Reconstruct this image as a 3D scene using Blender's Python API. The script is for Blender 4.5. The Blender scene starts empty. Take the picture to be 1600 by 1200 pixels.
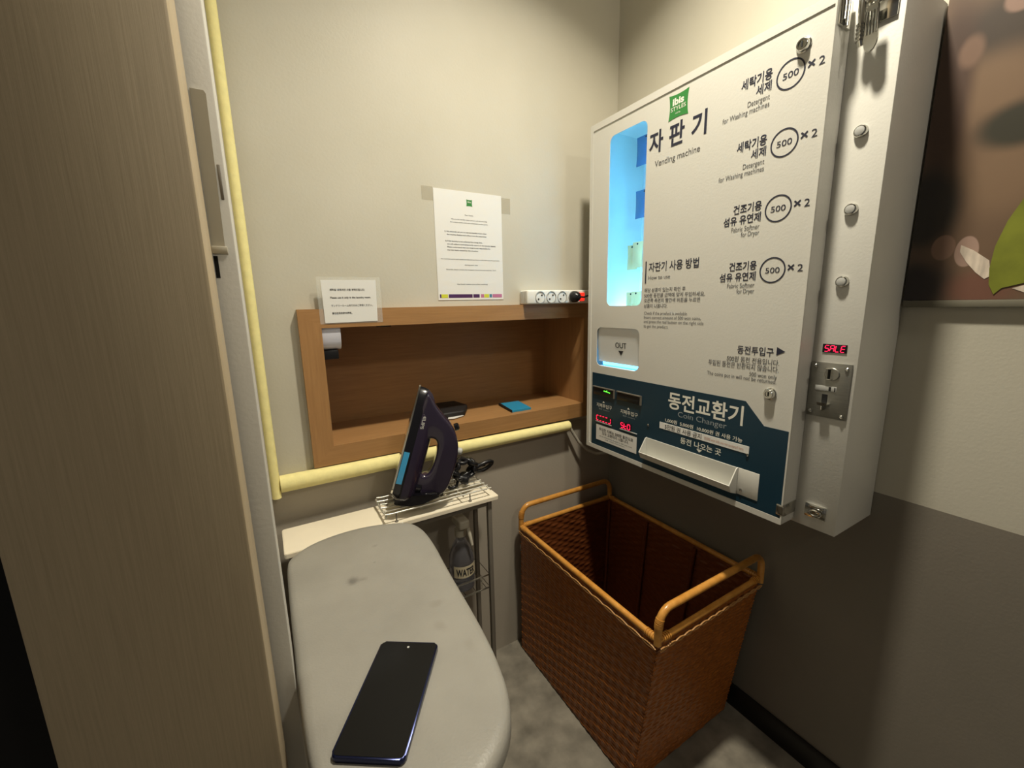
import bpy, bmesh, math, random
from mathutils import Vector, Matrix
from mathutils.bvhtree import BVHTree

random.seed(7)
S = bpy.context.scene
C = S.collection
PI = math.pi

# ------------------------------------------------------------------ camera, light, exposure
cam_d = bpy.data.cameras.new('camera')
cam_d.sensor_width = 36.0
cam_d.lens = 653.98 / 1600 * 36.0
cam_d.clip_start = 0.02
cam = bpy.data.objects.new('camera', cam_d)
C.objects.link(cam)
RX, RU, RB = (0.86041, -0.50922, -0.02005), (0.11267, 0.1517, 0.98198), (-0.497, -0.84716, 0.1879)
CAMZ = 1.205
cam.matrix_world = Matrix(((RX[0], RU[0], RB[0], 0), (RX[1], RU[1], RB[1], 0), (RX[2], RU[2], RB[2], CAMZ), (0, 0, 0, 1)))
S.camera = cam

S.view_settings.view_transform = 'Standard'
S.view_settings.look = 'None'
S.view_settings.gamma = 1.0
S.view_settings.use_curve_mapping = False
S.view_settings.exposure = 0.0

world = bpy.data.worlds.new('world')
S.world = world
world.use_nodes = True
world.node_tree.nodes['Background'].inputs[0].default_value = (1.0, 0.93, 0.82, 1)
world.node_tree.nodes['Background'].inputs[1].default_value = 0.085


def area(name, loc, size, power, col, target, spread=PI, sy=None):
    l = bpy.data.lights.new(name, 'AREA')
    l.shape = 'RECTANGLE' if sy else 'DISK'
    l.size = size
    if sy:
        l.size_y = sy
    l.energy = power
    l.color = col
    l.spread = spread
    o = bpy.data.objects.new(name, l)
    o.location = loc
    o.rotation_euler = (Vector(target) - Vector(loc)).to_track_quat('-Z', 'Y').to_euler()
    C.objects.link(o)
    return o


# ceiling downlight over the corner, and the ceiling light of the passage behind the camera
area('ceiling_downlight', (0.58, 0.49, 2.43), 0.10, 16.5, (1.0, 0.92, 0.75), (0.58, 0.49, 0), math.radians(125))
area('passage_light', (0.82, -1.20, 2.42), 0.16, 7.5, (1.0, 0.91, 0.75), (0.35, 0.6, 1.0))


# ------------------------------------------------------------------ materials
def srgb(c):
    out = []
    for v in c:
        v = v / 255.0
        out.append(v / 12.92 if v <= 0.04045 else ((v + 0.055) / 1.055) ** 2.4)
    return tuple(out) + (1.0,)


def M(name, col, rough=0.5, metal=0.0, var=0.0, nscale=40.0, stretch=(1, 1, 1), bump=0.0, bscale=None, trans=0.0,
      emit=None, estr=0.0, coat=0.0, spec=0.5, alpha=1.0, ior=1.45):
    m = bpy.data.materials.new(name)
    m.use_nodes = True
    nt = m.node_tree
    b = nt.nodes['Principled BSDF']
    base = srgb(col)
    b.inputs['Base Color'].default_value = base
    b.inputs['Roughness'].default_value = rough
    b.inputs['Metallic'].default_value = metal
    b.inputs['Transmission Weight'].default_value = trans
    b.inputs['Coat Weight'].default_value = coat
    b.inputs['Specular IOR Level'].default_value = spec
    b.inputs['Alpha'].default_value = alpha
    b.inputs['IOR'].default_value = ior
    if emit:
        b.inputs['Emission Color'].default_value = srgb(emit)
        b.inputs['Emission Strength'].default_value = estr
    if var or bump:
        tc = nt.nodes.new('ShaderNodeTexCoord')
        mp = nt.nodes.new('ShaderNodeMapping')
        mp.inputs['Scale'].default_value = stretch
        nt.links.new(tc.outputs['Object'], mp.inputs[0])
        n = nt.nodes.new('ShaderNodeTexNoise')
        n.inputs['Scale'].default_value = nscale
        n.inputs['Detail'].default_value = 5.0
        nt.links.new(mp.outputs[0], n.inputs['Vector'])
        if var:
            r = nt.nodes.new('ShaderNodeValToRGB')
            r.color_ramp.elements[0].position = 0.3
            r.color_ramp.elements[1].position = 0.7
            r.color_ramp.elements[0].color = tuple(v * (1 - var) for v in base[:3]) + (1,)
            r.color_ramp.elements[1].color = tuple(min(1, v * (1 + var)) for v in base[:3]) + (1,)
            nt.links.new(n.outputs['Fac'], r.inputs[0])
            nt.links.new(r.outputs[0], b.inputs['Base Color'])
        if bump:
            n2 = n
            if bscale:
                n2 = nt.nodes.new('ShaderNodeTexNoise')
                n2.inputs['Scale'].default_value = bscale
                n2.inputs['Detail'].default_value = 6.0
                nt.links.new(mp.outputs[0], n2.inputs['Vector'])
            bp = nt.nodes.new('ShaderNodeBump')
            bp.inputs['Strength'].default_value = bump
            bp.inputs['Distance'].default_value = 0.004
            nt.links.new(n2.outputs['Fac'], bp.inputs['Height'])
            nt.links.new(bp.outputs[0], b.inputs['Normal'])
    return m


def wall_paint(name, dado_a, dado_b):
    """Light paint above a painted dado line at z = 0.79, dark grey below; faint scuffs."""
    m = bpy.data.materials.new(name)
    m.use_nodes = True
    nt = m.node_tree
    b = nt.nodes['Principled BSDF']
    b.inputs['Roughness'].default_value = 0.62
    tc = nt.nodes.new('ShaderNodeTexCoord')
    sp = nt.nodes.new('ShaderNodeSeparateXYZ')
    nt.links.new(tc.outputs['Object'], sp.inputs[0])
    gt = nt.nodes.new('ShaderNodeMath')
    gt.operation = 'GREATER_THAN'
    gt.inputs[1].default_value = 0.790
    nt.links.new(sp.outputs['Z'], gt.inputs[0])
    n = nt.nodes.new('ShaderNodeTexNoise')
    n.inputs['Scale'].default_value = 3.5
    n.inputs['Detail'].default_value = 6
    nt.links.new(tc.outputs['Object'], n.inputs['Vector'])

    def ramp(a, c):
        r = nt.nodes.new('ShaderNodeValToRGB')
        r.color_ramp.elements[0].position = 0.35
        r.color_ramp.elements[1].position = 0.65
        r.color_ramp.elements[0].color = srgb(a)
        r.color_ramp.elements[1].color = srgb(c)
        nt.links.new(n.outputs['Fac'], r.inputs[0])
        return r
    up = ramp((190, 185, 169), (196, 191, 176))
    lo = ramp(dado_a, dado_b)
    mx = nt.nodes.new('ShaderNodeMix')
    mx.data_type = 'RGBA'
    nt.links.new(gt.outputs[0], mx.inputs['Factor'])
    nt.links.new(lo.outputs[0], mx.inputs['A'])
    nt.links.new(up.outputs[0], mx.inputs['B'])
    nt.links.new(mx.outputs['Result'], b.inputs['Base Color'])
    n2 = nt.nodes.new('ShaderNodeTexNoise')
    n2.inputs['Scale'].default_value = 160
    n2.inputs['Detail'].default_value = 3
    nt.links.new(tc.outputs['Object'], n2.inputs['Vector'])
    bp = nt.nodes.new('ShaderNodeBump')
    bp.inputs['Strength'].default_value = 0.12
    bp.inputs['Distance'].default_value = 0.002
    nt.links.new(n2.outputs['Fac'], bp.inputs['Height'])
    nt.links.new(bp.outputs[0], b.inputs['Normal'])
    return m


def wood(name, c1, c2, stretch, scale=9.0, rough=0.45):
    m = bpy.data.materials.new(name)
    m.use_nodes = True
    nt = m.node_tree
    b = nt.nodes['Principled BSDF']
    b.inputs['Roughness'].default_value = rough
    tc = nt.nodes.new('ShaderNodeTexCoord')
    mp = nt.nodes.new('ShaderNodeMapping')
    mp.inputs['Scale'].default_value = stretch
    nt.links.new(tc.outputs['Object'], mp.inputs[0])
    n = nt.nodes.new('ShaderNodeTexNoise')
    n.inputs['Scale'].default_value = scale
    n.inputs['Detail'].default_value = 8
    n.inputs['Roughness'].default_value = 0.65
    nt.links.new(mp.outputs[0], n.inputs['Vector'])
    r = nt.nodes.new('ShaderNodeValToRGB')
    r.color_ramp.elements[0].position = 0.3
    r.color_ramp.elements[1].position = 0.7
    r.color_ramp.elements[0].color = srgb(c1)
    r.color_ramp.elements[1].color = srgb(c2)
    nt.links.new(n.outputs['Fac'], r.inputs[0])
    nt.links.new(r.outputs[0], b.inputs['Base Color'])
    bp = nt.nodes.new('ShaderNodeBump')
    bp.inputs['Strength'].default_value = 0.08
    bp.inputs['Distance'].default_value = 0.002
    nt.links.new(n.outputs['Fac'], bp.inputs['Height'])
    nt.links.new(bp.outputs[0], b.inputs['Normal'])
    return m


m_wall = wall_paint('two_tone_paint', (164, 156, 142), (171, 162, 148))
m_wall_right = wall_paint('two_tone_darker_band', (122, 116, 105), (128, 121, 110))  # upper tone as on the back wall, lower band darker
m_ceil = M('ceiling_paint', (200, 196, 186), 0.8)
m_floor = M('grey_stone_vinyl', (128, 122, 110), 0.38, var=0.35, nscale=14, bump=0.25, bscale=30)
m_base = M('black_rubber_base', (26, 25, 23), 0.4)
m_brown = wood('brown_woodgrain_laminate', (172, 156, 128), (188, 171, 142), (70, 70, 1.6), 6.0, 0.5)
m_white_door = M('white_door_paint', (206, 204, 197), 0.45, bump=0.05, bscale=200)
m_dark_space = M('dark_space_black', (6, 6, 9), 0.6)  # near-black colour stands in for unlit space
m_plate = M('satin_steel_plate', (172, 166, 150), 0.5, 0.25)
m_dark = M('dark_slot', (18, 17, 16), 0.7)
m_oakx = wood('oak_veneer_horizontal', (152, 112, 70), (170, 128, 82), (1.4, 26, 26), 5.0, 0.42)
m_oakz = wood('oak_veneer_vertical', (152, 112, 70), (170, 128, 82), (26, 26, 1.4), 5.0, 0.42)
m_foam = M('yellow_foam_guard', (236, 225, 158), 0.75, var=0.05, nscale=60, bump=0.15, bscale=150)
m_paper = M('white_paper', (226, 225, 221), 0.5)
m_clear = M('clear_film', (235, 236, 230), 0.12, alpha=0.16)
m_tape = M('old_tape', (196, 188, 166), 0.3, alpha=0.22)
m_ink = M('black_ink', (38, 38, 42), 0.6)
m_navy = M('navy_lettering', (36, 38, 56), 0.5)
m_grey_ink = M('grey_lettering', (84, 84, 86), 0.55)
m_green = M('green_logo', (54, 128, 62), 0.45)
m_white_ink = M('white_lettering', (228, 226, 215), 0.5)
m_dim_ink = M('dim_grey_lettering', (146, 154, 158), 0.5)
m_red_ink = M('faded_red_lettering', (196, 150, 130), 0.5)
m_mach = M('white_powder_coat', (206, 204, 196), 0.38, bump=0.06, bscale=260)
m_teal = M('dark_teal_sheet', (22, 52, 68), 0.33)
m_chrome = M('chrome', (205, 204, 198), 0.13, 1.0)
m_steel = M('brushed_steel', (150, 149, 142), 0.38, 0.85, var=0.06, nscale=30, stretch=(1, 1, 12))
m_darksteel = M('grey_steel', (122, 116, 106), 0.45, 0.3)
m_glass = M('clear_pane', (250, 252, 252), 0.03, trans=1.0, ior=1.02)
m_inner = M('white_cabinet_lining', (232, 236, 238), 0.55)
m_led = M('cold_led_tube', (120, 210, 255), 0.5, emit=(140, 214, 255), estr=120.0)
m_fill_soft = M('soft_fill_strip', (120, 210, 255), 0.5, emit=(96, 196, 255), estr=26.0)
m_flap = M('frosted_white_flap', (226, 228, 226), 0.3)
m_led_out = M('outlet_led', (120, 210, 255), 0.5, emit=(84, 190, 255), estr=5.5)
m_red_led = M('red_led_segments', (255, 40, 70), 0.5, emit=(255, 24, 72), estr=2.6)
m_green_led = M('green_led', (120, 255, 80), 0.5, emit=(96, 255, 60), estr=3.0)
m_blackp = M('black_plastic', (24, 24, 27), 0.32)
m_trayp = M('white_tray_plastic', (206, 205, 197), 0.28, coat=0.3)
m_pouch = M('blue_foil_pouch', (84, 116, 158), 0.25, bump=0.4, bscale=45, coat=0.4)
m_cream = M('cream_foil_pack', (246, 218, 158), 0.35, bump=0.2, bscale=60)
m_whitep = M('white_plastic', (226, 224, 216), 0.32)
m_greyp = M('socket_grey', (176, 176, 172), 0.4)
m_rocker = M('red_lit_rocker', (255, 40, 30), 0.3, emit=(255, 36, 24), estr=1.6)
m_table = M('cream_white_laminate', (238, 228, 206), 0.3, var=0.03, nscale=12)
m_cover = M('grey_board_cover', (144, 141, 133), 0.42, var=0.09, nscale=9, bump=0.12, bscale=300)
m_iron = M('deep_purple_plastic', (44, 37, 54), 0.2, coat=0.5)
m_ironblack = M('glossy_black_plastic', (16, 15, 20), 0.16, coat=0.6)
m_blue = M('translucent_blue_strip', (64, 150, 196), 0.2, coat=0.5)
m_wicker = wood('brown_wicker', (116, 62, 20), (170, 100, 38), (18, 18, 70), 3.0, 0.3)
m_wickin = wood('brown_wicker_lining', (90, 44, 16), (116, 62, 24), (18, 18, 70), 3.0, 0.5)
m_rattan = wood('golden_rattan_pole', (182, 122, 48), (212, 154, 76), (14, 14, 14), 3.0, 0.28)
m_braid = M('pale_rattan_braid', (176, 130, 78), 0.4)
m_screen = M('phone_glass', (12, 12, 13), 0.14, spec=0.25)
m_phone = M('phone_metal', (34, 40, 74), 0.25, 0.7)
m_cloth = M('black_cloth', (26, 24, 25), 0.6)
m_card = M('teal_blue_card', (40, 140, 180), 0.35)
m_silver = M('silver_plastic', (214, 214, 226), 0.35, 0.15)
m_cable_grey = M('grey_cable', (176, 170, 156), 0.5)
m_bottle = M('clear_bottle_plastic', (160, 160, 168), 0.12, trans=0.85, ior=1.25)
m_tan = M('trigger_plastic', (190, 184, 168), 0.4)
m_label = M('tan_label', (198, 186, 156), 0.5)
m_frame_grey = M('grey_print_edge', (112, 108, 94), 0.5)
m_yel = M('yellow_print', (206, 208, 60), 0.5)
m_pur = M('purple_print', (72, 36, 84), 0.5)
m_pink = M('pink_print', (186, 112, 150), 0.5)
m_blu = M('blue_print', (70, 120, 150), 0.5)
m_leaf = M('lime_leaf_print', (116, 122, 38), 0.5, var=0.22, nscale=22)
m_streak = M('pale_cloth_print', (206, 192, 176), 0.5, var=0.2, nscale=30, stretch=(1, 5, 1))


# ------------------------------------------------------------------ helpers
def link_mesh(name, me, mat, parent=None, smooth=None):
    o = bpy.data.objects.new(name, me)
    C.objects.link(o)
    if mat is not None:
        me.materials.clear()
        me.materials.append(mat)
    if smooth is not None:
        for p in me.polygons:
            p.use_smooth = True
        me.set_sharp_from_angle(angle=math.radians(smooth))
    if parent is not None:
        o.parent = parent
        r = parent
        while r is not None and r.type != 'EMPTY':
            r = r.parent
        if parent.type == 'EMPTY':
            o.location = -parent.location
    return o


def obj(name, bm, mat, parent=None, smooth=35):
    bmesh.ops.recalc_face_normals(bm, faces=bm.faces[:])
    me = bpy.data.meshes.new(name)
    bm.to_mesh(me)
    bm.free()
    return link_mesh(name, me, mat, parent, smooth)


def thing(name, label, cat, loc, group=None):
    o = bpy.data.objects.new(name, None)
    o.empty_display_size = 0.05
    C.objects.link(o)
    o.location = loc
    return tag(o, label, cat, group)


def tag(o, label, cat, group=None):
    o['label'] = label
    o['category'] = cat
    if group:
        o['group'] = group
    return o


def struct(o):
    o['kind'] = 'structure'
    return o


def BM():
    return bmesh.new()


def box(bm, lo, hi, bev=0.0, seg=2):
    r = bmesh.ops.create_cube(bm, size=1.0)
    vs = r['verts']
    for v in vs:
        v.co = Vector([lo[i] + (v.co[i] + 0.5) * (hi[i] - lo[i]) for i in range(3)])
    if bev > 0:
        es = list({e for v in vs for e in v.link_edges})
        bmesh.ops.bevel(bm, geom=es, offset=bev, segments=seg, affect='EDGES', profile=0.5)
    return bm


def tube(bm, pts, r, seg=10, closed=False, cap=True):
    pts = [Vector(p) for p in pts]
    n = len(pts)
    rs = r if isinstance(r, (list, tuple)) else [r] * n
    rings = []
    nrm = None
    for i, p in enumerate(pts):
        if closed:
            t = pts[(i + 1) % n] - pts[i - 1]
        else:
            t = pts[min(i + 1, n - 1)] - pts[max(i - 1, 0)]
        t = t.normalized() if t.length > 1e-9 else Vector((0, 0, 1))
        if nrm is None:
            nrm = t.orthogonal().normalized()
        else:
            nrm = nrm - t * nrm.dot(t)
            nrm = nrm.normalized() if nrm.length > 1e-6 else t.orthogonal().normalized()
        bn = t.cross(nrm)
        rings.append([bm.verts.new(p + (nrm * math.cos(2 * PI * k / seg) + bn * math.sin(2 * PI * k / seg)) * rs[i]) for k in range(seg)])
    m = n if closed else n - 1
    for i in range(m):
        a, b = rings[i], rings[(i + 1) % n]
        for k in range(seg):
            bm.faces.new((a[k], a[(k + 1) % seg], b[(k + 1) % seg], b[k]))
    if cap and not closed:
        bm.faces.new(rings[0][::-1])
        bm.faces.new(rings[-1])
    return bm


def lathe(bm, base, axis, prof, seg=24, squash=None):
    """Revolve (radius, height) pairs about axis from base; squash scales one perpendicular direction."""
    axis = Vector(axis).normalized()
    a = axis.orthogonal().normalized() if abs(axis.z) < 0.9 else Vector((1, 0, 0))
    a = (a - axis * a.dot(axis)).normalized()
    b = axis.cross(a)
    base = Vector(base)
    rings = []
    for r, h in prof:
        rings.append([bm.verts.new(base + axis * h + (a * math.cos(2 * PI * k / seg) + b * math.sin(2 * PI * k / seg) * (squash or 1)) * max(r, 1e-5)) for k in range(seg)])
    for i in range(len(rings) - 1):
        for k in range(seg):
            bm.faces.new((rings[i][k], rings[i][(k + 1) % seg], rings[i + 1][(k + 1) % seg], rings[i + 1][k]))
    bm.faces.new(rings[0][::-1])
    bm.faces.new(rings[-1])
    return bm


def prism(bm, poly, axis, a, b):
    """Extrude a polygon of 2-D points along an axis ('x': points are (y,z); 'y': (x,z); 'z': (x,y)) from a to b."""
    def P(p, t):
        return {'x': (t, p[0], p[1]), 'y': (p[0], t, p[1]), 'z': (p[0], p[1], t)}[axis]
    A = [bm.verts.new(P(p, a)) for p in poly]
    B = [bm.verts.new(P(p, b)) for p in poly]
    n = len(poly)
    bm.faces.new(A[::-1])
    bm.faces.new(B)
    for i in range(n):
        bm.faces.new((A[i], A[(i + 1) % n], B[(i + 1) % n], B[i]))
    return bm


def rrect(x0, y0, x1, y1, r, n=6):
    out = []
    for cx, cy, a0 in ((x1 - r, y1 - r, 0), (x0 + r, y1 - r, 90), (x0 + r, y0 + r, 180), (x1 - r, y0 + r, 270)):
        for k in range(n + 1):
            a = math.radians(a0 + 90 * k / n)
            out.append((cx + r * math.cos(a), cy + r * math.sin(a)))
    return out


def slab(name, outlines, axis, a, b, mat, parent=None, smooth=30, bev=0.0):
    """A sheet with holes: filled 2-D curve, turned into a mesh and stood up along the axis between a and b."""
    cu = bpy.data.curves.new(name, 'CURVE')
    cu.dimensions = '2D'
    cu.fill_mode = 'BOTH'
    for ol in outlines:
        sp = cu.splines.new('POLY')
        sp.points.add(len(ol) - 1)
        for p, q in zip(sp.points, ol):
            p.co = (q[0], q[1], 0, 1)
        sp.use_cyclic_u = True
    cu.extrude = (b - a) / 2 - bev
    cu.bevel_depth = bev
    cu.bevel_resolution = 3
    cu.offset = -bev
    tmp = bpy.data.objects.new('tmp', cu)
    C.objects.link(tmp)
    me = bpy.data.meshes.new_from_object(tmp.evaluated_get(bpy.context.evaluated_depsgraph_get()))
    bpy.data.objects.remove(tmp)
    bpy.data.curves.remove(cu)
    for v in me.vertices:
        x, y, z = v.co
        t = (a + b) / 2 + z
        v.co = {'x': (t, x, y), 'y': (x, t, y), 'z': (x, y, t)}[axis]
    bm = BM()
    bm.from_mesh(me)
    bpy.data.meshes.remove(me)
    bmesh.ops.remove_doubles(bm, verts=bm.verts[:], dist=1e-5)
    return obj(name, bm, mat, parent, smooth)


_glyphs = {}


def glyphs(s, bold):
    key = (s, bold)
    if key not in _glyphs:
        cu = bpy.data.curves.new('glyphs', 'FONT')
        cu.body = s
        cu.size = 1.0
        cu.resolution_u = 4
        cu.offset = bold
        tmp = bpy.data.objects.new('tmp', cu)
        C.objects.link(tmp)
        me = bpy.data.meshes.new_from_object(tmp.evaluated_get(bpy.context.evaluated_depsgraph_get()))
        bpy.data.objects.remove(tmp)
        _glyphs[key] = ([v.co.copy() for v in me.vertices], [list(p.vertices) for p in me.polygons])
        bpy.data.meshes.remove(me)
    return _glyphs[key]


def write(bm, s, place, left, width, base, height, bold=0.0):
    """Add lettering: place(u, v) -> point; left and base in plane coordinates; CJK fits its box, Latin sits on its baseline."""
    vs, fs = glyphs(s, bold)
    x0, x1 = min(v.x for v in vs), max(v.x for v in vs)
    y0, y1 = min(v.y for v in vs), max(v.y for v in vs)
    cjk = any(ord(c) > 0x2E80 for c in s)
    sx = width / (x1 - x0)
    if cjk:
        sy, oy = height / (y1 - y0), y0
    else:
        sy, oy = height / 0.727, 0.0
    nv = [bm.verts.new(place(left + (v.x - x0) * sx, base + (v.y - oy) * sy)) for v in vs]
    for f in fs:
        try:
            bm.faces.new([nv[i] for i in f])
        except ValueError:
            pass


SEG = {'a': ((0.12, 1), (0.88, 1)), 'b': ((1, 0.94), (1, 0.56)), 'c': ((1, 0.44), (1, 0.06)), 'd': ((0.12, 0), (0.88, 0)),
       'e': ((0, 0.44), (0, 0.06)), 'f': ((0, 0.94), (0, 0.56)), 'g': ((0.12, 0.5), (0.88, 0.5))}


def segments(bm, digits, place, left, width, base, height, gap=0.35, th=0.16, slant=0.12):
    n = len(digits)
    dw = width / (n + gap * (n - 1))
    t = th * dw
    for k, segs in enumerate(digits):
        o = left + k * dw * (1 + gap)
        for s in segs:
            (xa, ya), (xb, yb) = SEG[s]
            a = Vector((o + xa * dw, base + ya * height))
            b = Vector((o + xb * dw, base + yb * height))
            d = (b - a).normalized()
            nn = Vector((-d.y, d.x)) * t / 2
            q = [a + nn, a - nn, b - nn, b + nn]
            bm.faces.new([bm.verts.new(place(p.x + slant * (p.y - base), p.y)) for p in q])


def up_faces(o):
    return o


def on_x(X):
    """Plane facing -x at x = X; u runs towards -y (to the reader's right)."""
    return lambda u, v: (X, -u, v)


def on_y(Y):
    return lambda u, v: (u, Y, v)


def copy_tree(o, parent=None):
    c = o.copy()
    C.objects.link(c)
    if parent is not None:
        c.parent = parent
    for ch in list(o.children):
        copy_tree(ch, c)
    return c


def arc(c, r, a0, a1, n, f):
    return [f(c, r, math.radians(a0 + (a1 - a0) * k / n)) for k in range(n + 1)]


# ------------------------------------------------------------------ room shell
YB, XW = 1.143, 1.100
NX0, NX1, NZ0, NZ1 = 0.073, 0.995, 0.805, 1.202      # niche frame outside
OX0, OX1, OZ0, OZ1 = 0.123, 0.950, 0.855, 1.156      # niche opening
ND = 1.362                                            # niche back

bm = box(BM(), (-1.6, -1.8, -0.08), (1.3, 1.5, 0.0))
struct(obj('floor', bm, m_floor))
bm = box(BM(), (-1.6, -1.8, 2.45), (1.3, 1.5, 2.55))
struct(obj('ceiling', bm, m_ceil))
struct(slab('wall_back', [[(-1.6, 0), (1.3, 0), (1.3, 2.45), (-1.6, 2.45)],
                          [(OX0 - .02, OZ0 - .02), (OX1 + .02, OZ0 - .02), (OX1 + .02, OZ1 + .02), (OX0 - .02, OZ1 + .02)]],
            'y', YB, YB + 0.30, m_wall))
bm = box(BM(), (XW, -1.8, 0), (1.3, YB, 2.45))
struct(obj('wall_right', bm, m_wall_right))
bm = box(BM(), (-0.13, 0.668, 0), (-0.032, YB, 2.45))
struct(obj('wall_left', bm, m_white_door))
bm = box(BM(), (-1.6, 0.64, 0), (-0.14, 0.66, 2.45))
struct(obj('dark_space_sheet', bm, m_dark_space))  # added sheet; the darkness left of the brown post is put into its colour
bm = prism(BM(), [(XW, 0.0), (XW - 0.011, 0.0), (XW - 0.011, 0.060), (XW - 0.006, 0.068), (XW, 0.068)], 'y', -1.8, YB)
struct(obj('baseboard_right', bm, m_base))
bm = box(BM(), (-0.215, 0.500, 0), (-0.0385, 0.575, 2.45), 0.003)
struct(obj('wall_hall', bm, m_brown))

# white door edge with its lock plate
t = thing('door_1', 'white door edge with lock plate behind the brown woodgrain post', 'door', (-0.046, 0.62, 0))
struct(t)
DE = 0.585
bm = box(BM(), (-0.075, DE, 0.004), (-0.0165, 0.664, 2.44), 0.0015)
obj('door_leaf', bm, m_white_door, t)
bm = prism(BM(), [(-0.0385, 1.273), (-0.0262, 1.273), (-0.0238, 1.428), (-0.0255, 1.431), (-0.0375, 1.431)], 'y', DE - 0.003, DE - 0.0002)
lp = obj('lock_plate', bm, m_plate, t)
bm = box(BM(), (-0.0385, DE - 0.012, 1.2655), (-0.0238, DE - 0.0002, 1.2735), 0.001)
obj('latch_lip', bm, m_plate, t)
bm = box(BM(), (-0.0385, DE - 0.0008, 1.240), (-0.0345, DE - 0.0002, 1.264))
obj('latch_slot', bm, m_dark, t)
bm = box(BM(), (-0.0235, DE - 0.002, 1.324), (-0.0205, DE - 0.0002, 1.360), 0.0006)
obj('bolt_slot', bm, m_darksteel, t)

# yellow foam guards
bm = BM()
tube(bm, [(-0.006 + 0.891 * k / 24, YB - 0.0215, 0.782) for k in range(25)], [0.0212 - 0.0045 * k / 24 for k in range(25)], 20)
tag(obj('corner_guard', bm, m_foam, None, 40), 'pale yellow foam tube running level under the wooden niche', 'foam guard')
bm = BM()
tube(bm, [(-0.0165, YB - 0.030, 0.752 + 1.69 * k / 20) for k in range(21)], 0.0100, 16)
tag(obj('corner_guard', bm, m_foam, None, 40), 'pale yellow foam strip running upright beside the white door edge', 'foam guard')

# ------------------------------------------------------------------ niche
FY = 1.122
t = thing('wall_niche', 'oak veneer box niche with mitred frame set in the back wall', 'niche', (0.53, YB, NZ0))
bm = prism(BM(), [(NX0, NZ1), (OX0, OZ1), (OX1, OZ1), (NX1, NZ1)], 'y', FY, YB)
obj('frame_top', bm, m_oakx, t)
bm = prism(BM(), [(NX0, NZ0), (NX1, NZ0), (OX1, OZ0), (OX0, OZ0)], 'y', FY, YB)
obj('frame_bottom', bm, m_oakx, t)
bm = prism(BM(), [(NX0, NZ0), (OX0, OZ0), (OX0, OZ1), (NX0, NZ1)], 'y', FY, YB)
obj('frame_side', bm, m_oakz, t)
bm = prism(BM(), [(NX1, NZ0), (NX1, NZ1), (OX1, OZ1), (OX1, OZ0)], 'y', FY, YB)
obj('frame_side', bm, m_oakz, t)
bm = box(BM(), (OX0 - .018, YB, OZ0 - .018), (OX1 + .018, ND + .01, OZ0))
obj('sill_board', bm, m_oakx, t)
bm = box(BM(), (OX0 - .018, YB, OZ1), (OX1 + .018, ND + .01, OZ1 + .018))
obj('top_board', bm, m_oakx, t)
bm = box(BM(), (OX0 - .018, YB, OZ0), (OX0, ND, OZ1))
obj('side_board', bm, m_oakz, t)
bm = box(BM(), (OX1, YB, OZ0), (OX1 + .018, ND, OZ1))
obj('side_board', bm, m_oakz, t)
bm = box(BM(), (OX0, ND, OZ0), (OX1, ND + .01, OZ1))
obj('back_board', bm, m_oakx, t)

# silver rounded fitting hung in the niche's top left corner
t = thing('door_closer', 'silver rounded fitting with black lower block in the niche top left', 'fitting', (0.147, 1.19, 1.156))
bm = prism(BM(), [(1.130, 1.156), (1.128, 1.140), (1.130, 1.122), (1.134, 1.110), (1.142, 1.103), (1.152, 1.100), (1.190, 1.100), (1.190, 1.156)], 'x', 0.1235, 0.1665)
obj('cover', bm, m_silver, t, 50)
bm = box(BM(), (0.1235, 1.140, 1.076), (0.1590, 1.185, 1.0995), 0.002)
obj('lower_block', bm, m_blackp, t)
bm = box(BM(), (0.262, 1.150, 1.1515), (0.300, 1.166, 1.1559), 0.001)
tag(obj('cable_clip', bm, m_blackp), 'small black clip on the underside of the niche top', 'clip')

# black cloth pouch and blue card on the sill
t = thing('wallet', 'black folded wallet with a white slip on the niche sill', 'wallet', (0.50, 1.27, OZ0))
Q = [(0.447, 1.195), (0.525, 1.196), (0.566, 1.265), (0.553, 1.345), (0.478, 1.350)]
bm = BM()
A = [bm.verts.new((x, y, OZ0 + 0.0005)) for x, y in Q]
B = [bm.verts.new((x, y, OZ0 + 0.020)) for x, y in Q]
bm.faces.new(A[::-1]); bm.faces.new(B)
for i in range(5):
    bm.faces.new((A[i], A[(i + 1) % 5], B[(i + 1) % 5], B[i]))
bmesh.ops.bevel(bm, geom=bm.edges[:], offset=0.006, segments=3, affect='EDGES', profile=0.5)
obj('cloth_body', bm, m_cloth, t, 60)
bm = prism(BM(), [(0.462, 1.183), (0.478, 1.176), (0.520, 1.193), (0.516, 1.20), (0.47, 1.20)], 'z', OZ0 + 0.003, OZ0 + 0.0045)
obj('paper_slip', bm, m_paper, t)
t = thing('card', 'teal blue square card lying on the niche sill at right', 'card', (0.72, 1.20, OZ0))
bm = prism(BM(), [(0.672, 1.147), (0.745, 1.147), (0.762, 1.256), (0.690, 1.260)], 'z', OZ0 + 0.0005, OZ0 + 0.007)
obj('card_sheet', bm, m_card, t)
bm = prism(BM(), [(0.6715, 1.1465), (0.6690, 1.150), (0.682, 1.258), (0.690, 1.262), (0.688, 1.256)], 'z', OZ0 + 0.0005, OZ0 + 0.0085)
obj('dark_spine', bm, m_cloth, t)

# ------------------------------------------------------------------ notices on the back wall
t = thing('notice_sheet', 'white portrait notice with coloured footer taped above the niche', 'notice', (0.54, YB, 1.2195))
PX0, PX1, PZ0, PZ1 = 0.4355, 0.6455, 1.2195, 1.5165
bm = box(BM(), (PX0, YB - 0.0015, PZ0), (PX1, YB - 0.0003, PZ1))
obj('sheet', bm, m_paper, t)


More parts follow.
